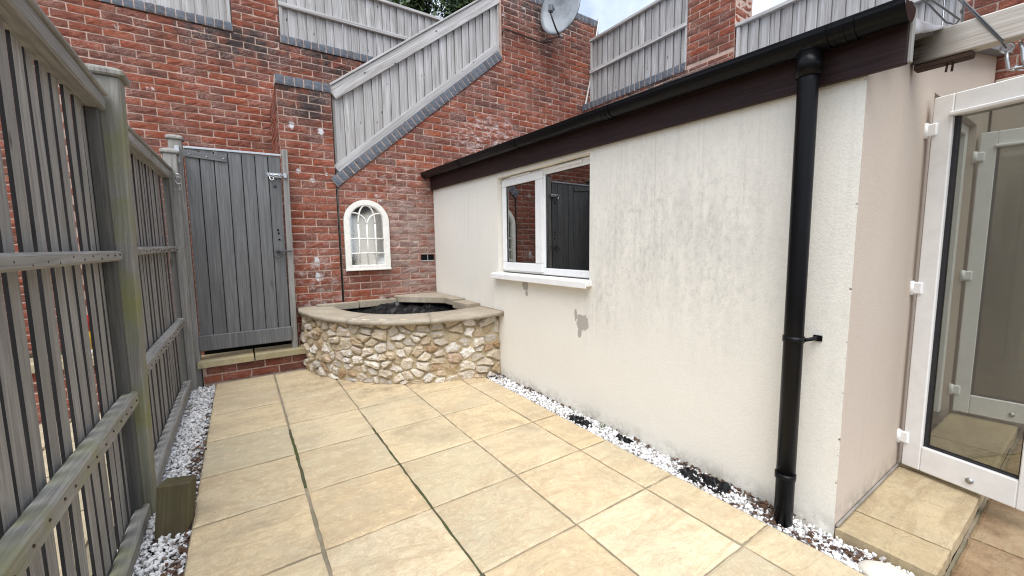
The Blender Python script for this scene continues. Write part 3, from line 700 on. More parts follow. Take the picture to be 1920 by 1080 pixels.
h_ = plank('strap_hinge', (gx0-.02, GY-.011, 2.018), (gx0+.30, GY-.011, 1.995), .052, .008, M['gate'], gate, up=(0, 1, 0), bevel=.002)
bbox('hinge_plate', gx0-.055, gx0-.022, GY-.028, GY-.008, 1.93, 2.07, M['galv'], gate, .003)
for (sx, sz) in ((-.30, 2.01), (-.18, 2.0), (-.06, 1.995)):
    bm = bmesh.new(); bmesh.ops.create_uvsphere(bm, u_segments=8, v_segments=5, radius=.006); obj('bolt_head', mesh(bm, 'bolt_head', M['galv']), h_, T(sx, GY-.017, sz))
bt = bbox('bolt_plate', .265, .385, GY-.016, GY-.008, 1.865, 1.905, M['galv'], gate, .002)
tube('bolt_bar', [(.255, GY-.026, 1.887), (.42, GY-.026, 1.887)], .008, M['galv'], bt, 8)
tube('bolt_handle', [(.285, GY-.026, 1.887), (.283, GY-.036, 1.85), (.295, GY-.04, 1.832), (.315, GY-.036, 1.842), (.31, GY-.03, 1.86)], .006, M['galv'], bt, 8)
for xx in (.275, .315, .362): bbox('bolt_staple', xx-.008, xx+.008, GY-.037, GY-.015, 1.872, 1.902, M['galv'], bt, .003)
bbox('bolt_keep', .396, .425, GY-.034, GY-.012, 1.866, 1.906, M['galv'], bt, .003)
rg = tube('ring_handle', [(.305+.036*math.cos(a), GY-.034-.004*math.sin(a), 1.145+.036*math.sin(a)) for a in [i*math.pi/8 for i in range(16)]], .0045, M['dishback'], gate, 6, True)
bbox('latch_bar', .31, .43, GY-.03, GY-.022, 1.163, 1.179, M['dishback'], gate, .002)
bbox('latch_rose', .290, .322, GY-.024, GY-.008, 1.16, 1.192, M['dishback'], gate, .003)
for (xx, zz) in ((.328, 1.285), (.325, 1.345), (.322, 1.375), (.323, 1.785)):
    tube('screw_hole', [(xx, GY-.0075, zz), (xx, GY+.0, zz)], .009 if zz != 1.785 else .015, M['dark'] if zz != 1.785 else M['dishback'], gate, 8)
stp = thing('gate_step', (.06, 4.5, 0), 'two stone slabs on brick courses forming the gate doorstep', 'step')
bbox('mortar_core', -.345, .52, 4.462, 4.75, -.06, .148, M['mortar'], stp, 0)
slab(-.375, .045, 4.41, 4.72, .215, .055, M['gatestep'], stp, tilt=.003); slab(.055, .50, 4.41, 4.72, .216, .055, M['gatestep'], stp, tilt=.003)
wall_bricks(stp, FY(4.455), -.345, .52, -.0, .151, [half([(-9, -1), (9, -1), (9, 9), (-9, 9)])], 40, .09, seed=14)
bbox('gap_shade_block', -.34, .39, 4.73, 4.78, .1, .30, M['dark'], stp, 0)  # near-black block added to paint the shade of the gap under the gate
# ------------------------------------------------------------------ corner planter
PC = (1.962, 4.60)
def ell(a, b, th): return Vector((PC[0]-a*math.cos(th), PC[1]-b*math.sin(th)))
pl = thing('stone_planter', (1.3, 4.0, 0), 'quarter round raised stone planter with flat coping in the corner', 'planter')
def arc_tab(a, b, n=400):
    th = [i/n*math.pi/2 for i in range(n+1)]; P = [ell(a, b, t_) for t_ in th]; s = [0]
    for i in range(n): s.append(s[-1]+(P[i+1]-P[i]).length)
    return th, s
A_, B_ = 1.475, 1.435
TH, SS = arc_tab(A_, B_); LT = SS[-1]
def on_arc(s, z, off=0):
    th = float(np.interp(s, SS, TH)); p = ell(A_, B_, th); nx_, ny_ = -math.cos(th)*B_, -math.sin(th)*A_; l = math.hypot(nx_, ny_)
    return Vector((p.x+nx_/l*off, p.y+ny_/l*off, z))
def ztop(th): return .607-.038*math.sin(2*th)
bm = bmesh.new(); nn_ = 48
o1 = [bm.verts.new((*ell(A_, B_, i/nn_*math.pi/2), -.03)) for i in range(nn_+1)]; o2 = [bm.verts.new((*ell(A_, B_, i/nn_*math.pi/2), ztop(i/nn_*math.pi/2)-.035)) for i in range(nn_+1)]
i1 = [bm.verts.new((*ell(A_-.22, B_-.3, i/nn_*math.pi/2), -.03)) for i in range(nn_+1)]; i2 = [bm.verts.new((*ell(A_-.22, B_-.3, i/nn_*math.pi/2), ztop(i/nn_*math.pi/2)-.035)) for i in range(nn_+1)]
for i in range(nn_):
    bm.faces.new((o1[i], o1[i+1], o2[i+1], o2[i])); bm.faces.new((i1[i+1], i1[i], i2[i], i2[i+1])); bm.faces.new((o2[i], o2[i+1], i2[i+1], i2[i]))
for (k0, k1, k2, k3) in ((o1[0], o2[0], i2[0], i1[0]), (o1[-1], i1[-1], i2[-1], o2[-1])): bm.faces.new((k0, k1, k2, k3))
bmesh.ops.recalc_face_normals(bm, faces=bm.faces)
obj('mortar_core', mesh(bm, 'mortar_core', M['stonemortar'], True), pl)
# irregular flints: cells of a jittered grid, shrunk, knocked about and domed
rs = random.Random(21); seeds = []; zr_ = 0.0; HH = .58
tries = 0
while len(seeds) < 150 and tries < 30000:
    tries += 1; p = (rs.uniform(0, LT), rs.uniform(-.01, HH)); dmin = rs.choice((.045, .06, .10, .14, .18))
    if all(math.hypot((p[0]-q_[0])*.8, (p[1]-q_[1])*1.22) > dmin*.86 for q_ in seeds): seeds.append(p)
def clip(poly, n, c):
    out = []
    for i in range(len(poly)):
        p, q_ = poly[i], poly[(i+1) % len(poly)]; a = p[0]*n[0]+p[1]*n[1]-c; b = q_[0]*n[0]+q_[1]*n[1]-c
        if a <= 0: out.append(p)
        if a*b < 0: f = a/(a-b); out.append((p[0]+f*(q_[0]-p[0]), p[1]+f*(q_[1]-p[1])))
    return out
for p in seeds:
    s = .16; poly = [(max(.004, p[0]-s), max(-.005, p[1]-s)), (min(LT-.004, p[0]+s), max(-.005, p[1]-s)), (min(LT-.004, p[0]+s), min(HH-.008, p[1]+s)), (max(.004, p[0]-s), min(HH-.008, p[1]+s))]
    gap = rs.uniform(.002, .008)
    for q_ in seeds:
        if q_ is p or abs(q_[0]-p[0]) > .34 or abs(q_[1]-p[1]) > .34: continue
        n = ((q_[0]-p[0])*.64, (q_[1]-p[1])*1.49); l = math.hypot(*n); n = (n[0]/l, n[1]/l)
        c = n[0]*(p[0]+q_[0])/2+n[1]*(p[1]+q_[1])/2-gap; poly = clip(poly, n, c)
        if len(poly) < 3: break
    if len(poly) < 3: continue
    ctr = (sum(q_[0] for q_ in poly)/len(poly), sum(q_[1] for q_ in poly)/len(poly))
    # split long edges and knock the outline about
    ring = []
    for i in range(len(poly)):
        a, b = poly[i], poly[(i+1) % len(poly)]; l = math.hypot(b[0]-a[0], b[1]-a[1])
        if l < .008: continue
        ring.append(a)
        if l > .05: ring += [(a[0]+(b[0]-a[0])*.33, a[1]+(b[1]-a[1])*.33), (a[0]+(b[0]-a[0])*.67, a[1]+(b[1]-a[1])*.67)]
        elif l > .024: ring.append(((a[0]+b[0])/2, (a[1]+b[1])/2))
    if len(ring) < 5: continue
    rr_ = [math.hypot(q_[0]-ctr[0], q_[1]-ctr[1]) for q_ in ring]; rm = sum(rr_)/len(rr_)
    ring = [(ctr[0]+(q_[0]-ctr[0])*f, ctr[1]+(q_[1]-ctr[1])*f) for q_, r1 in zip(ring, rr_) for f in (rs.uniform(.74, 1.05)*min(1.1, (rm*1.3/r1)),)]
    hgt = rs.choice((.008, .014, .02, .027, .036))*rs.uniform(.8, 1.2); tx, tz = rs.uniform(-.22, .22), rs.uniform(-.28, .22)
    bm = bmesh.new(); base = on_arc(ctr[0], ctr[1])
    def P3(q_, o): return on_arc(q_[0], q_[1], o)-base
    R0 = [bm.verts.new(P3(q_, -.012)) for q_ in ring]
    R1 = [bm.verts.new(P3(q_, hgt*.55+rs.uniform(-.003, .003))) for q_ in [(ctr[0]+(q_[0]-ctr[0])*.93, ctr[1]+(q_[1]-ctr[1])*.93) for q_ in ring]]
    R2 = []
    for q_ in ring:
        f = rs.uniform(.48, .72); qq = (ctr[0]+(q_[0]-ctr[0])*f, ctr[1]+(q_[1]-ctr[1])*f)
        R2.append(bm.verts.new(P3(qq, hgt+(qq[0]-ctr[0])*tx+(qq[1]-ctr[1])*tz+rs.uniform(-.003, .004))))
    C0 = bm.verts.new(P3(ctr, hgt+rs.uniform(-.005, .005))); m_ = len(ring)
    for i in range(m_):
        k = (i+1) % m_
        bm.faces.new((R0[i], R0[k], R1[k], R1[i])); bm.faces.new((R1[i], R1[k], R2[k], R2[i])); bm.faces.new((R2[i], R2[k], C0))
    bmesh.ops.recalc_face_normals(bm, faces=bm.faces)
    obj('stone', mesh(bm, 'stone', M['stone']), pl, T(*base))
# coping of flat stones round the curve
AO, BO, AI, BI = 1.522, 1.53, 1.19, 1.08
cuts = [0, .62, 1.13, math.pi/2]
for c0, c1 in zip(cuts[:-1], cuts[1:]):
    bm = bmesh.new(); m_ = 12; rows = []
    for i in range(m_+1):
        th = c0+.0012+(c1-c0-.0024)*i/m_; z = ztop(th); jo = R.uniform(-.011, .011)
        a, b = ell(AO+jo, BO+jo, th), ell(AI, BI, th)
        pts_ = [(a, z-.036), (a, z-.008+R.uniform(-.003, .003)), (a+(b-a)*.022, z-.001), (a+(b-a)*.5, z+R.uniform(-.002, .002)), (b+(a-b)*.05, z-.002), (b, z-.012), (b, z-.036)]
        rows.append([bm.verts.new((q_.x, q_.y, zz)) for q_, zz in pts_])
    for i in range(m_):
        for j in range(7): bm.faces.new((rows[i][j], rows[i+1][j], rows[i+1][(j+1) % 7], rows[i][(j+1) % 7]))
    bm.faces.new(rows[0]); bm.faces.new(rows[-1][::-1]); bmesh.ops.recalc_face_normals(bm, faces=bm.faces)
    obj('coping_stone', mesh(bm, 'coping_stone', M['coping'], True), pl)
def flat_stone(poly, z0, z1, name='coping_stone'):
    bm = bmesh.new(); prism_bm(bm, poly, z1-z0, lambda u, v, d: Vector((u, v, z0+d)))
    bmesh.ops.bevel(bm, geom=bm.edges[:], offset=.006, segments=2, affect='EDGES')
    return obj(name, mesh(bm, name, M['coping']), pl)
flat_stone([(.62, 4.475), (1.02, 4.46), (1.02, 4.594), (.62, 4.594)], .555, .618); flat_stone([(1.026, 4.46), (1.425, 4.455), (1.425, 4.594), (1.026, 4.594)], .557, .624)
flat_stone([(1.432, 4.43), (1.80, 4.02), (1.80, 3.82), (1.955, 3.82), (1.955, 4.594), (1.432, 4.594)], .585, .648)
flat_stone([(1.80, 3.50), (1.955, 3.50), (1.955, 3.813), (1.80, 3.813)], .56, .632)
bm = bmesh.new(); bmesh.ops.create_grid(bm, x_segments=34, y_segments=34, size=.5)
for v in bm.verts:
    x, y = v.co.x+.5, v.co.y+.5
    X_ = .70+x*1.25; Y_ = 3.42+y*1.16
    e = ((X_-PC[0])/1.26)**2+((Y_-PC[1])/1.14)**2
    v.co = (X_, Y_, .46+.05*mnoise.noise(Vector((X_*7, Y_*7, 3)))+.03*mnoise.noise(Vector((X_*19, Y_*19, 9)))+.13*max(0, min(1, (Y_-3.9)*1.6+(X_-1.4)*.9)))
bmesh.ops.delete(bm, geom=[v for v in bm.verts if ((v.co.x-PC[0])/1.23)**2+((v.co.y-PC[1])/1.13)**2 > 1], context='VERTS')
obj('liner', mesh(bm, 'liner', M['liner'], False), pl)

# ------------------------------------------------------------------ rendered outbuilding
HX, Y0, Y1 = 1.962, .568, 4.594
hb = thing('outbuilding', (HX, 2.6, 0), 'long low cream rendered lean-to with black gutter and white window', 'building')
wy0, wy1, wz0, wz1 = 1.993, 3.156, .954, 1.80
bm = bmesh.new()
ys = [Y0, wy0, wy1, Y1]; zs = [-.08, wz0, wz1, 1.99]
vv = {}
for i, y in enumerate(ys):
    for j, z in enumerate(zs): vv[i, j] = bm.verts.new((HX, y, z))
for i in range(3):
    for j in range(3):
        if (i, j) != (1, 1): bm.faces.new((vv[i, j+1], vv[i+1, j+1], vv[i+1, j], vv[i, j]))
D_ = .11
rv = {(i, j): bm.verts.new((HX+D_, ys[i], zs[j])) for i in (1, 2) for j in (1, 2)}
for (a, b) in (((1, 1), (2, 1)), ((2, 1), (2, 2)), ((2, 2), (1, 2)), ((1, 2), (1, 1))): bm.faces.new((vv[a], vv[b], rv[b], rv[a]))
bk = {}
for i, y in enumerate(ys):
    for j, z in enumerate(zs):
        if (i, j) not in rv: bk[i, j] = bm.verts.new((HX+D_, y, z))
        else: bk[i, j] = rv[i, j]
for i in range(3):
    for j in range(3):
        if (i, j) != (1, 1): bm.faces.new((bk[i, j], bk[i+1, j], bk[i+1, j+1], bk[i, j+1]))
for j in range(3):
    bm.faces.new((vv[0, j+1], vv[0, j], bk[0, j], bk[0, j+1])); bm.faces.new((vv[3, j], vv[3, j+1], bk[3, j+1], bk[3, j]))
for i in range(3):
    bm.faces.new((vv[i, 3], bk[i, 3], bk[i+1, 3], vv[i+1, 3])); bm.faces.new((vv[i, 0], vv[i+1, 0], bk[i+1, 0], bk[i, 0]))
bmesh.ops.recalc_face_normals(bm, faces=bm.faces)
obj('front_wall', mesh(bm, 'front_wall', M['render']), hb)
# end wall with the door opening
DX0, DX1, DZ = 2.885, 3.93, 1.915
def roofz(x): return 1.975+(x-1.85)*.20
bm = bmesh.new(); fe = lambda u, v, d: Vector((u, Y0-.001+d, v))
prism_bm(bm, [(HX+.0005, -.08), (DX0, -.08), (DX0, roofz(DX0)-.03), (HX+.0005, roofz(HX)-.03)], .11, fe)
prism_bm(bm, [(DX0, DZ), (DX1, DZ), (DX1, roofz(DX1)-.03), (DX0, roofz(DX0)-.03)], .11, fe)
prism_bm(bm, [(DX1, -.08), (4.335, -.08), (4.335, roofz(4.335)-.03), (DX1, roofz(DX1)-.03)], .11, fe)
o = obj('end_wall', mesh(bm, 'end_wall', M['render_end']), hb); o['label'] = 'pinkish unpainted end wall beside the open door'
bbox('skirting_fillet', HX+.005, 2.80, Y0-.012, Y0-.002, .022, .036, M['greymortar'], hb, .004)
# inside: floor and dark partitions
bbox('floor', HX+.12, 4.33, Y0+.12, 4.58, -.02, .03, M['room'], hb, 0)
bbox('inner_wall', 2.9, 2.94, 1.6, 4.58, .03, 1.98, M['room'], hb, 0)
# roof sheet
gz = lambda y: 1.965+(2.045-1.965)*(y-.46)/4.13
bm = bmesh.new(); ra = [[bm.verts.new((x, y, gz(y)-.012+(x-1.87)*.2+t_)) for x, t_ in ((1.875, -.03), (4.34, -.03), (4.34, .01), (1.875, .01))] for y in (.50, 4.594)]
bm.faces.new(ra[0]); bm.faces.new(ra[1][::-1])
for i in range(4): bm.faces.new((ra[0][i], ra[1][i], ra[1][(i+1) % 4], ra[0][(i+1) % 4]))
bmesh.ops.recalc_face_normals(bm, faces=bm.faces)
obj('roof', mesh(bm, 'roof', M['roof']), hb)
# fascia: drops a little towards the near end
fy = lambda y, zf, zn: zn+(zf-zn)*(y-.456)/(4.594-.456)
zl = lambda y: fy(y, 1.858, 1.798)
plank('fascia', (1.942, .456, zl(.456)+.1), (1.942, 4.593, zl(4.593)+.1), .026, .20, M['fascia'], hb, up=(0, 0, 1), bevel=.003)
plank('soffit', (1.90, .47, zl(.47)+.185), (1.90, 4.59, zl(4.59)+.185), .07, .012, M['fascia'], hb, up=(0, 0, 1), bevel=.002)
bbox('verge_block', 1.932, 1.956, .446, .456, 1.80, 1.975, M['fence'], hb, .002)
# gutter: half round channel
def gutter_piece(name, ya, yb_, r, parent, closed_end=None, shell=.003):
    bm = bmesh.new(); n = 14; rows = []
    for y in (ya, yb_):
        z = gz(y); row = []
        for i in range(n+1):
            a = math.pi+math.pi*i/n; row.append(bm.verts.new((1.868+r*math.cos(a), y, z+r*math.sin(a)*1.02)))
        for i in range(n, -1, -1):
            a = math.pi+math.pi*i/n; row.append(bm.verts.new((1.868+(r-shell)*math.cos(a), y, z+(r-shell)*math.sin(a)*1.02)))
        rows.append(row)
    m_ = len(rows[0])
    for i in range(m_): bm.faces.new((rows[0][i], rows[0][(i+1) % m_], rows[1][(i+1) % m_], rows[1][i]))
    bm.faces.new(rows[0]); bm.faces.new(rows[1][::-1])
    if closed_end:
        y = ya if closed_end < 0 else yb_
        bm.faces.new([bm.verts.new((1.868+r*.99*math.cos(math.pi+math.pi*i/n), y+closed_end*.0015, gz(y)+r*.99*math.sin(math.pi+math.pi*i/n))) for i in range(n+1)])
    bmesh.ops.recalc_face_normals(bm, faces=bm.faces)
    return obj(name, mesh(bm, name, M['black'], False), parent)
gt = gutter_piece('gutter', .45, 4.66, .055, hb)
gutter_piece('end_cap', .443, .462, .0575, gt, -1); gutter_piece('end_cap', 4.648, 4.668, .0575, gt, 1)
for y in (.61, 1.74, 2.70, 3.66):
    gutter_piece('union', y-.035, y+.035, .0575, gt); gutter_piece('union_rib', y-.006, y+.006, .0600, gt); gutter_piece('union_rib', y-.035, y-.027, .0590, gt); gutter_piece('union_rib', y+.027, y+.035, .0590, gt)
gutter_piece('outlet', .655, .785, .0585, gt)
plank('gutter_lip', (1.814, .45, gz(.45)+.003), (1.814, 4.66, gz(4.66)+.003), .008, .006, M['black'], gt, bevel=.001)
plank('drip_edge', (1.90, .47, gz(.47)+.004), (1.90, 4.6, gz(4.6)+.004), .07, .004, M['roof'], hb, up=(0, 0, 1), bevel=.0)
# downpipe
DY, DXp = .722, 1.868
dp = tube('downpipe', [(DXp, DY, gz(DY)-.05), (DXp, DY, 1.80), (DXp+.006, DY, 1.0), (DXp+.012, DY, -.045)], .0352, M['black'], hb, 24)
tube('socket', [(DXp, DY, 1.83), (DXp, DY, 1.915)], .043, M['black'], dp, 24)
tube('spigot', [(DXp, DY, 1.9155), (DXp, DY, 1.93)], [.041, .043], M['black'], dp, 24)
for z in (.80, .205):
    tube('pipe_clip', [(DXp+.008, DY, z-.012), (DXp+.008, DY, z+.012)], .039, M['black'], dp, 24)
    if z > .5: tube('clip_arm', [(DXp+.02, DY-.038, z), (HX-.03, DY-.052, z+.002), (HX-.006, DY-.056, z+.003)], .008, M['black'], dp, 8)
    if z > .5: bbox('clip_plate', HX-.008, HX-.001, DY-.072, DY-.040, z-.011, z+.014, M['black'], dp, .002)
# window
FXw = 2.022
wdw = bbox('window', FXw, FXw+.06, wy0+.004, wy1-.004, wz0+.006, wz0+.06, M['upvc'], hb, .004)
def fbar(y0, y1, z0, z1, name='frame', x0=FXw, x1=FXw+.06): return bbox(name, x0, x1, y0, y1, z0, z1, M['upvc'], wdw, .005, 2)
fbar(wy0+.004, wy1-.004, 1.745, wz1-.004); fbar(wy0+.004, wy0+.05, wz0+.062, 1.744); fbar(wy1-.05, wy1-.004, wz0+.062, 1.744); fbar(2.545, 2.60, wz0+.062, 1.744)
sx0, sx1 = FXw-.016, FXw+.004
fbar(2.565, 3.148, .978, 1.048, 'sash', sx0, sx1-.001); fbar(2.565, 3.148, 1.717, 1.778, 'sash', sx0, sx1-.001); fbar(2.565, 2.655, 1.049, 1.716, 'sash', sx0, sx1-.001); fbar(3.09, 3.148, 1.049, 1.716, 'sash', sx0, sx1-.001)
for (a, b, c, d, xx) in ((2.655, 3.09, 1.048, 1.717, FXw-.004), (2.05, 2.545, 1.012, 1.746, FXw+.012)):
    bbox('pane', xx+.004, xx+.0045, a-.002, b+.002, c-.002, d+.002, M['glass'], wdw, 0)
    bbox('inner_pane', xx+.022, xx+.0225, a-.002, b+.002, c-.002, d+.002, M['glass'], wdw, 0)
    for q_ in ((a, a+.006, c, d), (b-.006, b, c, d)): bbox('gasket', xx-.001, xx+.02, *q_, M['gasket'], wdw, 0)
    bbox('gasket', xx-.001, xx+.02, a+.0062, b-.0062, c, c+.006, M['gasket'], wdw, 0); bbox('gasket', xx-.001, xx+.02, a+.0062, b-.0062, d-.006, d, M['gasket'], wdw, 0)
    bbox('spacer', xx+.008, xx+.019, b-.03, b-.0225, c+.007, d-.007, M['galv'], wdw, 0)
bbox('trickle_vent', FXw-.022, FXw-.001, 2.72, 3.02, 1.779, 1.793, M['upvc'], wdw, .004); bbox('trickle_vent', FXw-.014, FXw-.0005, 2.12, 2.42, 1.765, 1.785, M['upvc'], wdw, .004)
bbox('sill', HX-.055, FXw-.001, 1.965, 3.20, .915, .952, M['upvc'], wdw, .006, 2)
bbox('sill_nose', HX-.063, HX-.056, 1.962, 3.203, .903, .948, M['upvc'], wdw, .003)
tube('sill_seam', [(FXw-.004, 2.0, .9575), (FXw-.004, 3.14, .9575)], .0035, M['gasket'], wdw, 6)
# things on the inner sill
pk = thing('product_box', (2.20, 2.10, .96), 'small dark pack with yellow label behind the right window pane', 'box')
bbox('shelf', 2.088, 2.28, 2.02, 2.5, .955, .985, M['dark'], hb, .002)
bbox('pack', 2.10, 2.16, 2.06, 2.315, .987, 1.20, M['cardboard'], pk, .004)
bbox('yellow_label', 2.096, 2.0995, 2.065, 2.31, 1.05, 1.085, M['packyellow'], pk, 0); bbox('pale_label', 2.096, 2.0995, 2.065, 2.31, .99, 1.049, M['packwhite'], pk, 0)
for i, (a, b) in enumerate(((2.22, 2.29), (2.14, 2.20), (2.09, 2.12))): bbox('blue_print', 2.0945, 2.0958, a, b, 1.02-.012*(i % 2), 1.026-.012*(i % 2), M['cardboard'], pk, 0)
bbox('grey_print', 2.096, 2.0995, 2.04, 2.10, 1.15, 1.165, M['packwhite'], pk, 0)

# french door leaves standing open
def leaf(hx, hy, ang, label, gl, wide=.465, z0=.047, z1=1.862):
    Mx = T(hx, hy, 0) @ Matrix.Rotation(ang, 4, 'Z')           # local x runs from the hinge along the leaf
    rt = bpy.data.objects.new('french_door', None); link(rt, Mx, hb); rt['label'] = label
    def b(name, xa, xb, ya, yb_, za, zb, m, bev=.004, par=None): return box_l(name, xa, xb, ya, yb_, za, zb, m, par or rt, Mx, bev)
    t_ = .065; si = .072; bt_, tp = .125, .10
    b('stile', 0, si, 0, t_, z0, z1, M['upvc_old']); b('stile', wide-si, wide, 0, t_, z0, z1, M['upvc_old'])
    b('bottom_rail', si+.0005, wide-si-.0005, .0008, t_-.0008, z0, z0+bt_, M['upvc_old']); b('top_rail', si+.0005, wide-si-.0005, .0008, t_-.0008, z1-tp, z1, M['upvc_old'])
    b('pane', si-.004, wide-si+.004, .03, .0305, z0+bt_-.004, z1-tp+.004, gl, 0)
    for q_ in ((si, si+.014, z0+bt_, z1-tp), (wide-si-.008, wide-si, z0+bt_, z1-tp)): b('gasket', q_[0], q_[1], .018, t_-.018, q_[2], q_[3], M['gasket'], .001)
    b('gasket', si+.0145, wide-si-.0085, .018, t_-.018, z0+bt_, z0+bt_+.008, M['gasket'], .001)
    b('drip_bar', si-.01, wide-.03, -.016, -.0005, z1-tp-.0, z1-tp+.018, M['upvc_old']); b('drip_bar', si-.01, wide-.03, t_+.0005, t_+.016, z1-tp, z1-tp+.018, M['upvc_old'])
    for z in (1.715, .962, .195):
        h = b('hinge', -.022, .026, -.014, -.0005, z-.03, z+.03, M['upvc'], .006)
        tube('hinge_pin', [Mx @ Vector((-.016, -.012, z-.035)), Mx @ Vector((-.016, -.012, z+.035))], .010, M['upvc'], rt, 10)
    tube('lock_cylinder', [Mx @ Vector((.252, -.008, .095)), Mx @ Vector((.252, .004, .095))], .013, M['galv'], rt, 14)
    return rt
def box_l(name, xa, xb, ya, yb_, za, zb, m, parent, Mx, bev):
    bm = bmesh.new(); bm_box(bm, (xb-xa, yb_-ya, zb-za), None, bev)
    return obj(name, mesh(bm, name, m), parent, Mx @ T((xa+xb)/2, (ya+yb_)/2, (za+zb)/2))
LA = math.atan2(-.973, -.23)
leaf(2.775, .546, LA, 'near open glazed door leaf hinged on the pink end wall', M['door_glass'])
bbox('door_frame', 2.888, 2.935, .60, .66, .03, DZ-.003, M['upvc_old'], hb, .004); bbox('door_frame', 3.87, 3.928, .60, .66, .03, DZ-.003, M['upvc_old'], hb, .004); bbox('door_frame', 2.936, 3.869, .60, .66, DZ-.06, DZ-.003, M['upvc_old'], hb, .004)
leaf(3.94, .548, math.atan2(-.30, .037), 'far open glazed door leaf seen through the nearer glass', M['far_glass'])
# step along the end wall
ds = thing('door_step', (2.4, .42, 0), 'low buff slab step along the pink end wall below the door', 'step')
for a, b in ((1.965, 2.175), (2.177, 2.80), (2.803, 3.40), (3.405, 4.0)): slab(a, b-.002, .268, .563, .022, .062, M['step'], ds, tilt=.0008)
# beige rendered side wall low on the right, seen through the glass
sw2 = thing('side_wall', (4.30, -.4, 0), 'beige rendered low wall seen through the open glass door', 'wall')
bbox('rendered_face', 4.27, 4.345, -1.6, .555, -.08, 2.25, M['render_end'], sw2, .004)
# metal flashing over the verge
bm = bmesh.new(); nu = 14; rows = []
for i in range(nu+1):
    u = i/nu; x = 1.955+u*.50; zt = 1.985+u*.088; hang = .058*(1-u**3)*(1+.18*math.sin(u*8))+.004; wob = .010*math.sin(u*11+1)
    rows.append([bm.verts.new((x, y_, z_)) for y_, z_ in ((.66, zt+.035), (.56, zt+.012), (.497, zt), (.487+wob*.3, zt-.010), (.484+wob, zt-hang*.55), (.482+wob*1.6, zt-hang))])
for i in range(nu):
    for j in range(5): bm.faces.new((rows[i][j], rows[i+1][j], rows[i+1][j+1], rows[i][j+1]))
fo = obj('flashing', mesh(bm, 'flashing', M['lead'], True), hb); sm = fo.modifiers.new('t', 'SOLIDIFY'); sm.thickness = .003

bm = bmesh.new(); bm_box(bm, (.30, .12, .012), T(2.0, 4.53, 2.075) @ Matrix.Rotation(-.2, 4, 'Y'), .003); bm_box(bm, (.012, .12, .03), T(1.852, 4.53, 2.045), .003); obj('flashing', mesh(bm, 'flashing', M['upvc_old']), hb)
# ------------------------------------------------------------------ beam with hooks and line
be = thing('pergola_beam', (2.48, -.2, 1.93), 'weathered timber beam running out from the pink end wall top', 'beam')
plank('beam', (2.475, .56, 2.0), (2.475, -.9, 2.0), .06, .115, M['beam'], be, up=(0, 0, 1), bevel=.005, warp=.0)
tp_ = thing('dark_batten', (2.48, .48, 1.93), 'short dark rotten batten with nails under the beam end', 'batten')
bbox('batten', 2.452, 2.505, .385, .555, 1.918, 1.9405, M['rust'], tp_, .004)
for yy, dx in ((.455, .0), (.44, .012)): tube('nail', [(2.47, yy, 1.925), (2.47+dx, yy+.004, 1.885)], .004, M['rust'], tp_, 6)
ch = thing('chain', (2.5, .29, 1.93), 'galvanised hook and chain hanging under the weathered beam', 'chain')
tube('eye', [(2.475+.0, .30+.016*math.cos(a), 1.918+.016*math.sin(a)) for a in [i*math.pi/6 for i in range(12)]], .004, M['galv'], ch, 6, True)
tube('hook', [(2.475, .30, 1.905), (2.478, .298, 1.875), (2.482, .292, 1.84), (2.486, .28, 1.832), (2.488, .272, 1.85)], .0055, M['galv'], ch, 8)
for i in range(7):
    cz = 1.838-.004*i; cyy = .275-.022*i; ax = i % 2
    tube('link', [(2.484+.009*math.sin(a)*(1-ax), cyy+.017*math.cos(a), cz+.009*math.sin(a)*ax) for a in [k*math.pi/5 for k in range(10)]], .003, M['galv'], ch, 6, True)
tube('clip', [(2.478, .27, 1.93), (2.48, .262, 1.90), (2.48, .258, 1.86), (2.482, .25, 1.84)], .006, M['galv'], ch, 8)
ln = thing('washing_line', (2.44, .35, 2.0), 'thin grey twin line stretched down to the chain hook', 'line')
tube('line', [(2.442, .52, 2.30), (2.442, .437, 2.146), (2.442, .372, 2.04), (2.445, .313, 1.94), (2.47, .302, 1.918)], .003, M['lnb'], ln, 6); tube('line', [(2.44, .512, 2.30), (2.44, .429, 2.146), (2.44, .366, 2.04), (2.445, .309, 1.94)], .003, M['lnb'], ln, 6)
rp_ = thing('loose_rope', (2.3, .5, 2.05), 'loose grey cords lying over the flashing and beam end', 'cord')
tube('cord', [(1.98, .46, 2.04), (2.12, .45, 2.055), (2.3, .455, 2.085), (2.45, .43, 2.07), (2.50, .45, 2.075), (2.46, .47, 2.08), (2.2, .47, 2.07), (1.98, .47, 2.05)], .0035, M['lnb'], rp_, 6)

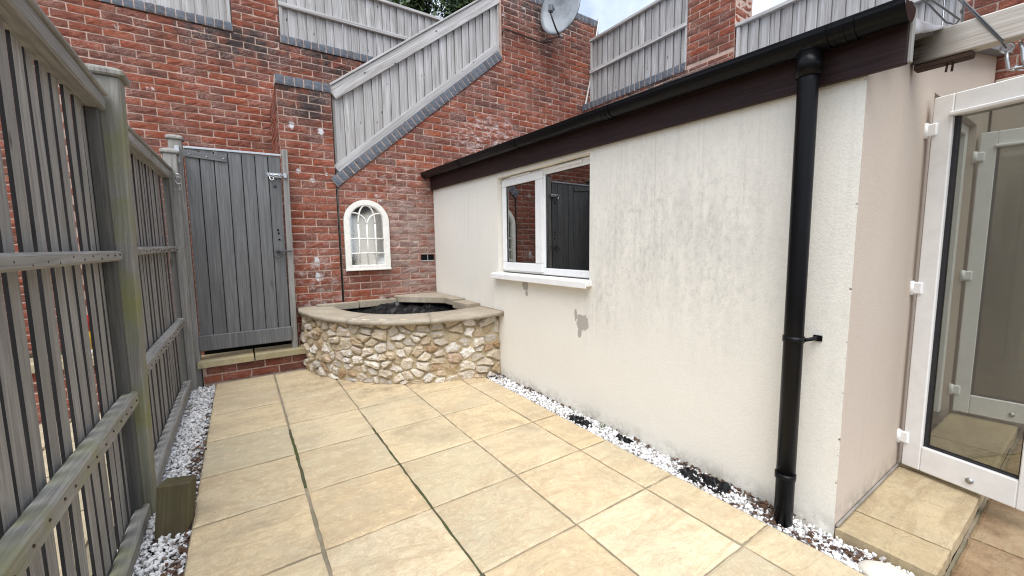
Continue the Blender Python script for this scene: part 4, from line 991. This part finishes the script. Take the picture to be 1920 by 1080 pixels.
# ------------------------------------------------------------------ arched mirror on the wall
mr = thing('arched_mirror', (1.17, 4.58, .95), 'cream framed arched window mirror hanging above the planter', 'mirror')
mxc, mw, mb, spr = 1.170, .237, .948, 1.47      # centre, half width, bottom, springing
def arch(r_, bot, n=18): return [(mxc-r_, bot), (mxc+r_, bot)]+[(mxc+r_*math.cos(a), spr+r_*math.sin(a)) for a in [i*math.pi/n for i in range(n+1)]]
fw = .052
def arch_frame(name, ro, ri, bo, bi, y0, y1, m):
    bm = bmesh.new(); O, I = arch(ro, bo), arch(ri, bi); n = len(O)
    f = {}
    for kk, P in (('o', O), ('i', I)):
        for y in (y0, y1): f[kk, y] = [bm.verts.new((u, y, v)) for u, v in P]
    for i in range(n):
        j = (i+1) % n
        bm.faces.new((f['o', y0][i], f['o', y0][j], f['i', y0][j], f['i', y0][i])); bm.faces.new((f['o', y0][j], f['o', y0][i], f['o', y1][i], f['o', y1][j]))
        bm.faces.new((f['i', y0][i], f['i', y0][j], f['i', y1][j], f['i', y1][i])); bm.faces.new((f['o', y1][i], f['o', y1][j], f['i', y1][j], f['i', y1][i]))
    bmesh.ops.remove_doubles(bm, verts=bm.verts, dist=1e-5); bmesh.ops.recalc_face_normals(bm, faces=bm.faces)
    return obj(name, mesh(bm, name, m), mr)
arch_frame('frame', mw, mw-fw, mb, mb+fw, 4.557, 4.588, M['cream_paint'])
arch_frame('inner_bead', mw-fw+.0005, mw-fw-.010, mb+fw-.0005, mb+fw+.010, 4.566, 4.587, M['cream_paint'])
bbox('frame_ledge', mxc-mw-.004, mxc+mw+.004, 4.549, 4.5565, mb+.001, mb+.02, M['cream_paint'], mr, .003)
bm = bmesh.new(); bm.faces.new([bm.verts.new((u, 4.580, v)) for u, v in arch(mw-.03, mb+.03)]); bmesh.ops.recalc_face_normals(bm, faces=bm.faces)
obj('mirror_glass', mesh(bm, 'mirror_glass', M['mirror']), mr)
ri = mw-fw-.008
def bar(pts): return tube('glazing_bar', [(u, 4.570, v) for u, v in pts], .0072, M['cream_paint'], mr, 8)
for x_ in (-.5, 0, .5): bar([(mxc+x_*ri, mb+fw+.008), (mxc+x_*ri, 1.2), (mxc+x_*ri, spr-.02)])
for z_ in (1.135, 1.292): bar([(mxc-ri, z_), (mxc, z_), (mxc+ri, z_)])
def qarc(x0_, z0_, x1_, z1_, bul): 
    return [(x0_+(x1_-x0_)*t_**bul, z0_+(z1_-z0_)*t_) for t_ in [i/10 for i in range(11)]]
top_ = spr+ri
for sgn in (-1, 1):
    bar([(mxc+sgn*(.5*ri*math.cos(t_*math.pi/2)**.85), spr-.02+(top_-spr+.02)*math.sin(t_*math.pi/2)) for t_ in [i/10 for i in range(11)]])
    bar([(mxc+sgn*(.04*ri)+sgn*(ri*.80)*(1-math.cos(t_*math.pi/2*.98)), spr-.02+(ri*.66)*math.sin(t_*math.pi/2)) for t_ in [i/10 for i in range(11)]])

# ------------------------------------------------------------------ satellite dish, cables
dn = Vector((-.90, -.36, .14)).normalized(); dc = Vector((3.69, 4.28, 4.215))
xa = Vector((0, 0, 1)).cross(dn).normalized(); ya_ = dn.cross(xa)
DM = Matrix(((xa.x, ya_.x, dn.x, dc.x), (xa.y, ya_.y, dn.y, dc.y), (xa.z, ya_.z, dn.z, dc.z), (0, 0, 0, 1)))
sdh = thing('satellite_dish', tuple(dc), 'grey oval satellite dish fixed high on the brick wall', 'satellite dish')
bm = bmesh.new(); rings = []; nr, na = 7, 32
for k in range(nr+1):
    f = k/nr; rings.append([bm.verts.new((f*.285*math.cos(a), f*.33*math.sin(a), .055*f*f)) for a in [i*2*math.pi/na for i in range(na)]] if k else [bm.verts.new((0, 0, 0))])
for i in range(na): bm.faces.new((rings[0][0], rings[1][i], rings[1][(i+1) % na]))
for k in range(1, nr):
    for i in range(na): bm.faces.new((rings[k][i], rings[k+1][i], rings[k+1][(i+1) % na], rings[k][(i+1) % na]))
d_ = obj('reflector', mesh(bm, 'reflector', [M['dish'], M['dishback']], True), sdh, DM); sm = d_.modifiers.new('t', 'SOLIDIFY'); sm.thickness = .008; sm.offset = -1; sm.material_offset = 1; sm.material_offset_rim = 1
P_ = lambda x, y, z: tuple(DM @ Vector((x, y, z)))
tube('feed_arm', [P_(0, -.33, .03), P_(0, -.30, .12), P_(0, -.20, .27)], .011, M['dishback'], sdh, 8)
o = box('receiver', (0, 0, 0), (.055, .10, .06), M['lnb'], sdh, None, .012); W[o] = DM @ T(0, -.14, .27); o.matrix_basis = W[sdh].inverted() @ W[o]
tube('feed_horn', [P_(0, -.13, .265), P_(0, -.115, .215)], .024, M['lnb'], sdh, 12)
tube('feed_cable', [P_(0, -.2, .26), P_(.015, -.27, .22), P_(.02, -.33, .12), P_(.01, -.36, .03)], .004, M['blackcable'], sdh, 6)
tube('bracket', [P_(0, -.05, -.01), P_(0, -.05, -.12), (3.62, 4.59, 4.16)], .018, M['dishback'], sdh, 8)
tube('bracket', [P_(0, -.33, .02), P_(.0, -.30, -.06), (3.60, 4.59, 3.95)], .012, M['galv'], sdh, 8)
cb = thing('white_cable', (4.3, 4.57, 3.2), 'white cable running down the brick wall behind the dish', 'cable')
tube('cable', [(4.66, 4.585, 4.52), (4.668, 4.578, 4.48), (4.62, 4.578, 4.25), (4.56, 4.578, 3.95), (4.50, 4.578, 3.6), (4.345, 4.578, 3.02), (4.31, 4.578, 2.8), (4.30, 4.578, 2.4)], .011, M['whitecable'], cb, 8)
cb = thing('black_cable', (3.1, 4.58, 3.9), 'thin black cable looped along bricks to the dish', 'cable')
tube('cable', [(2.968, 4.585, 3.86), (2.975, 4.582, 3.92), (3.0, 4.582, 3.94), (3.15, 4.584, 3.938), (3.3, 4.584, 3.935), (3.45, 4.584, 3.93), (3.56, 4.57, 3.91), (3.66, 4.42, 3.88)], .008, M['blackcable'], cb, 6)

# ------------------------------------------------------------------ gravel and litter
def pebble_field(name, areas, n, m, kind='stuff', smin=.008, smax=.016, seed=1, zb=-.04, layers=2, flat=.6):
    rg_ = np.random.default_rng(seed)
    bm = bmesh.new(); bmesh.ops.create_icosphere(bm, subdivisions=1, radius=1); bv = np.array([v.co[:] for v in bm.verts]); bf = np.array([[v.index for v in f.verts] for f in bm.faces]); bm.free()
    V, F = [], []; off = 0
    A = np.array([a[4] for a in areas], float); A /= A.sum()
    for k in range(n):
        x0_, x1_, y0_, y1_, _ = areas[rg_.choice(len(areas), p=A)]
        s = rg_.uniform(smin, smax); c = np.array([rg_.uniform(x0_, x1_), rg_.uniform(y0_, y1_), zb+rg_.uniform(0, .016)*layers])
        v = bv*(1+rg_.uniform(-.28, .28, (len(bv), 1)))*np.array([1.25, .85, flat])*s
        q_ = rg_.normal(size=4); q_ /= np.linalg.norm(q_); w_, x_, y_, z_ = q_
        Rm = np.array([[1-2*(y_*y_+z_*z_), 2*(x_*y_-z_*w_), 2*(x_*z_+y_*w_)], [2*(x_*y_+z_*w_), 1-2*(x_*x_+z_*z_), 2*(y_*z_-x_*w_)], [2*(x_*z_-y_*w_), 2*(y_*z_+x_*w_), 1-2*(x_*x_+y_*y_)]])
        V.append(v @ Rm.T+c); F.append(bf+off); off += len(bv)
    me = bpy.data.meshes.new(name); me.from_pydata(np.concatenate(V).tolist(), [], np.concatenate(F).tolist()); me.materials.append(m)
    return tag(obj(name, me), kind=kind)
o = pebble_field('gravel', [(-.50, -.262, .2, 4.42, 1.0)], 9500, M["gravel"], smin=.006, smax=.012, seed=3)
tag(o, 'white marble chippings in a strip along the slatted fence', 'gravel')
o = pebble_field('gravel', [(1.812, 1.955, .56, 3.16, 1), (1.812, 1.958, -.1, .56, .3)], 7600, M["gravel"], smin=.006, smax=.0115, seed=4)
tag(o, 'white marble chippings in a strip below the cream wall', 'gravel')
def leaves(name, spots, n, m, seed, size=(.008, .02), z=-.012):
    rr = random.Random(seed); bm = bmesh.new()
    for k in range(n):
        x, y, sx, sy_ = rr.choice(spots); c = Vector((x+rr.gauss(0, sx), y+rr.gauss(0, sy_), z+rr.uniform(0, .014)))
        s = rr.uniform(*size); a = rr.uniform(0, 6.28); d = Vector((math.cos(a), math.sin(a), rr.uniform(-.5, .5)))*s; e = Vector((-math.sin(a), math.cos(a), rr.uniform(-.6, .6)))*s*.6
        q_ = [bm.verts.new(c+v) for v in (-d, -d*.2+e, d, -d*.2-e)]; bm.faces.new((q_[0], q_[1], q_[2])); bm.faces.new((q_[0], q_[2], q_[3]))
    return obj(name, mesh(bm, name, m))
sp_ = [(1.945, 1.05+i*.05, .008, .05) for i in range(0)]
lit = [(1.94, .80, .012, .05), (1.93, .88, .02, .06), (1.9, .76, .03, .03), (1.93, 1.02, .015, .05), (1.945, 1.18, .02, .05), (1.94, 2.75, .012, .2), (1.95, 2.3, .008, .25), (1.95, 1.6, .008, .2), (1.88, .52, .02, .07), (1.83, .7, .01, .12), (1.93, 3.08, .03, .03), (1.88, .42, .02, .05)]
o = tag(leaves('leaf_litter', lit, 380, M['litter'], 5), 'brown dead leaves caught along the foot of cream wall', 'leaf litter', None, 'stuff')
lit2 = [(-.275, 1.9, .008, .2), (-.275, 2.6, .008, .25), (-.275, 3.5, .01, .4), (-.30, 2.9, .02, .08), (-.42, 3.9, .02, .1), (-.30, 1.95, .02, .08)]
o = tag(leaves('leaf_litter', lit2, 200, M['litter'], 6), 'brown litter along the slab edge beside the fence', 'leaf litter', None, 'stuff')
for (x, y, s, lab) in ((1.885, 1.09, 1.35, 'larger crumpled black membrane scrap in gravel near the downpipe'), (1.865, 1.97, 1.0, 'crumpled black membrane scrap in gravel nearest the planter'), (1.90, 1.62, .6, 'smallest black membrane scrap in gravel midway along wall')):
    bm = bmesh.new(); bmesh.ops.create_grid(bm, x_segments=9, y_segments=14, size=.5)
    for v in bm.verts:
        px_, py_ = v.co.x, v.co.y; v.co = (px_*.07*s, py_*.19*s, .006+.024*mnoise.noise(Vector((px_*5+x*9, py_*5, y*5)))+.012*mnoise.noise(Vector((px_*13, py_*13, y))))
        if abs(px_) > .49 or abs(py_) > .49: v.co.x += R.uniform(-.012, .012); v.co.y += R.uniform(-.012, .012); v.co.z -= .014
    tag(obj('membrane_scrap', mesh(bm, 'membrane_scrap', M['liner']), None, T(x, y, -.004)), lab, 'plastic scrap', 'black membrane scraps showing through the gravel')
bm = bmesh.new(); bmesh.ops.create_icosphere(bm, subdivisions=3, radius=1)
for v in bm.verts: v.co = Vector((v.co.x*.062, v.co.y*.085, v.co.z*.038))*(1+.06*mnoise.noise(v.co*1.6))
tag(obj('cobble', mesh(bm, 'cobble', M['cobble'], True), None, T(1.862, .372, -.012) @ Matrix.Rotation(.3, 4, 'Z')), 'smooth pale cobble lying in gravel by the door step', 'stone')
def tuft(name, x, y, h, n, label, seed):
    rr = random.Random(seed); t = thing(name, (x, y, -.02), label, 'weed', 'weeds in the gravel strip'); bm = bmesh.new()
    for k in range(n):
        a = rr.uniform(0, 6.28); l = h*rr.uniform(.6, 1.1); tip = Vector((math.cos(a)*l*.8, math.sin(a)*l*.8, l*.7)); sd_ = Vector((-math.sin(a), math.cos(a), 0))*l*.28
        q_ = [bm.verts.new(v) for v in ((0, 0, 0), tip*.55+sd_, tip, tip*.55-sd_)]; bm.faces.new(q_)
    obj('leaves', mesh(bm, 'leaves', M['leaf']), t, T(x, y, -.02))
tuft('weed', 1.925, 1.82, .03, 12, 'small green weed in gravel below the peeled paint patch', 1); tuft('weed', 1.935, .585, .022, 10, 'tiny green weed at the corner foot of the cream wall', 2)

# ------------------------------------------------------------------ beyond the fence: neighbour's raised bed and toys
rb = thing('raised_bed', (-2.2, 4.3, 0), 'low brick raised bed with pale coping glimpsed behind the slatted fence', 'raised bed')
bbox('mortar_core', -3.6, -.60, 4.262, 4.9, -.06, .34, M['mortar'], rb, 0)
wall_bricks(rb, FY(4.256), -3.6, -.6, -.04, .36, [half([(-9, -1), (9, -1), (9, .35), (-9, .35)])], 60, .02, seed=31)
for i in range(5): slab(-3.6+i*.6, -3.6+i*.6+.59, 4.20, 4.48, .41, .06, M['paleslab'], rb, 'coping_slab')
bbox('soil', -3.55, -.65, 4.49, 4.86, .341, .38, M['soil'], rb, 0)
for i, (x, red) in enumerate(((-1.36, 0), (-1.19, 0), (-1.0, 1))):
    t = thing('toy_post', (x, 4.3, .41), ('yellow plastic post leftmost on the ledge behind the fence', 'yellow plastic post in the middle of the ledge behind the fence', 'yellow plastic post with red top on the ledge behind the fence')[i], 'toy', 'yellow plastic posts on the neighbouring ledge')
    tube('post', [(x, 4.3, .455), (x, 4.3, .70 if not red else .60)], [.022, .018], M['yellow'], t, 10); tube('foot', [(x, 4.3, .412), (x, 4.3, .455)], .026, M['upvc'], t, 10)
    if red: tube('red_top', [(x, 4.3, .60), (x, 4.3, .72)], [.02, .024], M['red'], t, 10)

# ------------------------------------------------------------------ tree beyond the walls
def tree(name, x, y, h, cz, rx, rz, n, label, seed):
    rr = random.Random(seed); t = thing(name, (x, y, 0), label, 'tree', 'trees beyond the fences')
    bm = bmesh.new(); tube_bm(bm, [(0, 0, 0), (.1, .05, h*.4), (-.05, 0, h*.7)], [.2, .15, .08], 9)
    tips = []
    for k in range(9):
        a = rr.uniform(0, 6.28); z0_ = h*rr.uniform(.35, .68); l = rx*rr.uniform(.5, .85); p = Vector((math.cos(a)*l, math.sin(a)*l, z0_+rr.uniform(.4, 1.4)))
        tube_bm(bm, [(0, 0, z0_), p*.5+Vector((0, 0, z0_*.5+.1)), p], [.06, .04, .015], 6); tips.append(p)
    obj('trunk', mesh(bm, 'trunk', M['bark'], True), t, T(x, y, 0))
    bm = bmesh.new(); cl = []
    for k in range(60):
        while True:
            v = Vector((rr.uniform(-1, 1), rr.uniform(-1, 1), rr.uniform(-1, 1)))
            if .3 < v.length < 1: break
        cl.append((Vector((v.x*rx, v.y*rx, cz+v.z*rz)), rr.uniform(.22, .5)))
    for k in range(n):
        c, r_ = rr.choice(cl); d = Vector((rr.gauss(0, 1), rr.gauss(0, 1), rr.gauss(0, .8))); p = c+d*r_*.55
        s = rr.uniform(.05, .10); u = Vector((rr.gauss(0, 1), rr.gauss(0, 1), rr.gauss(0, 1))).normalized()*s; v = u.orthogonal().normalized()*s*.5
        q_ = [bm.verts.new(p+z) for z in (-u, v, u, -v)]; bm.faces.new(q_)
    obj('crown', mesh(bm, 'crown', M['leaf']), t, T(x, y, 0))
tree('leafy_tree', 4.6, 9.4, 6.6, 6.9, 1.7, 1.7, 24000, 'dark green leafy tree showing above the sloping stair fence', 4)
tw = thing('dry_twigs', (4.95, 4.7, 4.2), 'wispy dry twigs sticking out beyond the tall wall end', 'plant')
bm = bmesh.new(); rr = random.Random(9)
for k in range(14):
    p = Vector((0, 0, rr.uniform(-.2, .1))); pts_ = [p]
    for j in range(4): p = p+Vector((rr.uniform(.0, .06), rr.uniform(-.03, .03), rr.uniform(-.01, .06))); pts_.append(p)
    tube_bm(bm, pts_, [.003, .003, .0025, .002, .0015], 4)
obj('twigs', mesh(bm, 'twigs', M['whitecable']), tw, T(4.72, 4.75, 4.2))
